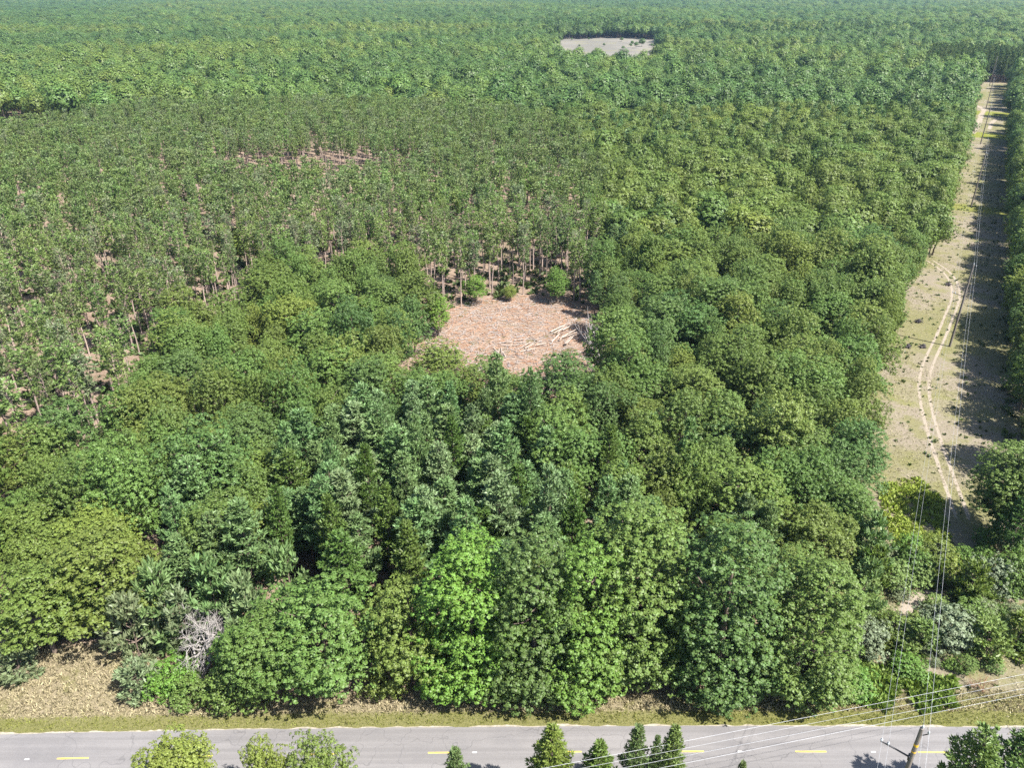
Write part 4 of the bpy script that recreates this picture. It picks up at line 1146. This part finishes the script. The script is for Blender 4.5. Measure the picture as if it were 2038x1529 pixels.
# ------------------------------------------------------------------ power line down the corridor
PT = [0.0, 123.0, 252.0, 383.0, 512.0, 640.0]
PH = [18.0, 18.0, 18.0, 17.0, 17.0, 20.0]
ARM = [14.6, 11.2, 11.2, 11.2, 11.2, 12.5]
plab = ['nearest weathered wood pole rising in front of the road', 'tall brown pole casting its shadow across the wheel tracks', 'pole standing beyond the massive corridor oak', 'pole near the curved sandy track', 'pole standing in the far shaded part of the corridor', 'last pole before the dark pine block']
ang = math.atan2(NV[1], NV[0])
for i, t in enumerate(PT):
    x, y = from_ts(t, 0)
    e = empty('utility_pole', (x, y, 0), ang); tag(e, plab[i], 'utility pole', 'wood poles of the corridor power line')
    gp = Geo(); gp.tube([[0, 0, -.3], [0, 0, PH[i] * .5], [0, 0, PH[i]]], [.24, .2, .155], 12); gp.obj('pole', M_POLE, e, True)
    ga = Geo(); ga.tube([[-.1, 0, ARM[i]], [-1.1, 0, ARM[i] + .22], [-2.3, 0, ARM[i] + .45]], [.075, .065, .055], 8)
    ga.box(-.24, -.16, ARM[i] - .25, -.12, .16, ARM[i] + .25); ga.obj('arm', M_STEEL, e)
    for sx, z0 in ((-1.75, ARM[i] + .36), (-2.25, ARM[i] + .46)):
        gi = Geo(); gi.tube([[sx, 0, z0], [sx, 0, z0 + .08], [sx, 0, z0 + .1], [sx, 0, z0 + .2], [sx, 0, z0 + .22], [sx, 0, z0 + .36]], [.05, .05, .1, .1, .06, .04], 8); gi.obj('insulator', M_PORC, e)
    for sx, z0 in ((0.02, PH[i]), (.5, PH[i] - .35)):
        gi = Geo(); gi.tube([[sx, 0, z0], [sx, 0, z0 + .1], [sx, 0, z0 + .12], [sx, 0, z0 + .3]], [.06, .06, .11, .05], 8); gi.obj('insulator', M_PORC, e)
    gb = Geo(); gb.tube([[.12, 0, PH[i] - .75], [.5, 0, PH[i] - .35]], [.04, .04], 6); gb.obj('bracket', M_STEEL, e)
    if i == 0:
        gy = Geo(); gy.tube([[0, 0, 16.0], [0, 0, 16.22]], [.176, .176], 12); gy.obj('marker_band', M_YTAG, e)
        gy = Geo(); gy.tube([[0, 0, 15.3], [0, 0, 15.42]], [.179, .179], 12); gy.obj('marker_band', M_YTAG, e)
def span(a, b, sag, n=18):
    f = np.linspace(0, 1, n)[:, None]
    p = a + (b - a) * f; p[:, 2] -= (4 * sag * f * (1 - f))[:, 0]
    return p
wl = ['left outer wire of the corridor line, hung on the arm tips', 'left inner wire of the corridor line, hung on the arms', 'top wire of the corridor line running from pole top to pole top', 'right wire of the corridor line just below the pole tops']
for k, (s_, dz, arm) in enumerate(((-2.25, .84, True), (-1.75, .74, True), (.02, .32, False), (.5, -.03, False))):
    hts = [(ARM[i] if arm else PH[i]) + dz for i in range(6)]
    pts = []
    Tn = [-70.0] + PT; Hn = [hts[0] - 1] + hts
    for i in range(len(Tn) - 1):
        a = np.array([*from_ts(Tn[i], s_), Hn[i]]); b = np.array([*from_ts(Tn[i + 1], s_), Hn[i + 1]])
        sg = span(a, b, 1.6 if Tn[i] >= 0 else .6); pts.append(sg if i == 0 else sg[1:])
    gw = Geo(); gw.tube(np.concatenate(pts), .0075, 5)
    tag(gw.obj('power_wire', M_WIRE), wl[k], 'wire', 'wires of the corridor line')
# distribution wires crossing the road at the lower right
wl = ['highest of the four pale wires slanting over the road', 'second pale wire from the top slanting over the road', 'third pale wire from the top slanting over the road', 'lowest of the four pale wires slanting over the road']
for k, (pa, pb) in enumerate((((1365, 1475), (2038, 1342)), ((1372, 1488), (2038, 1356)), ((1393, 1499), (2038, 1370)), ((1390, 1514), (2038, 1382)))):
    A, B = unproj(*pa, 10.6), unproj(*pb, 10.6)
    d = (B - A) / np.linalg.norm(B - A)
    A2, B2 = A - d * 55, B + d * 60
    p = span(A2, B2, 0.0, 40)
    f = np.linspace(-1, 1, 40); p[:, 2] += .8 * (f * f) - .1
    gw = Geo(); gw.tube(p, .011, 5)
    tag(gw.obj('road_wire', M_WIRE), wl[k], 'wire', 'wires crossing the road')

# ------------------------------------------------------------------ the air
gh = Geo(); gh.box(-4200, -400, -1.0, 4200, 4200, 95.0)
kh = NT('haze_air'); pv = kh.n('ShaderNodeVolumePrincipled')
pv.inputs['Color'].default_value = rgb(.46, .70, 1.0); pv.inputs['Density'].default_value = .000062; pv.inputs['Anisotropy'].default_value = .2
kh.l(pv.outputs[0], kh.out.inputs[1])
tag(gh.obj('haze', kh.m), 'pale blue summer haze over the far forest', 'haze', None, 'stuff')
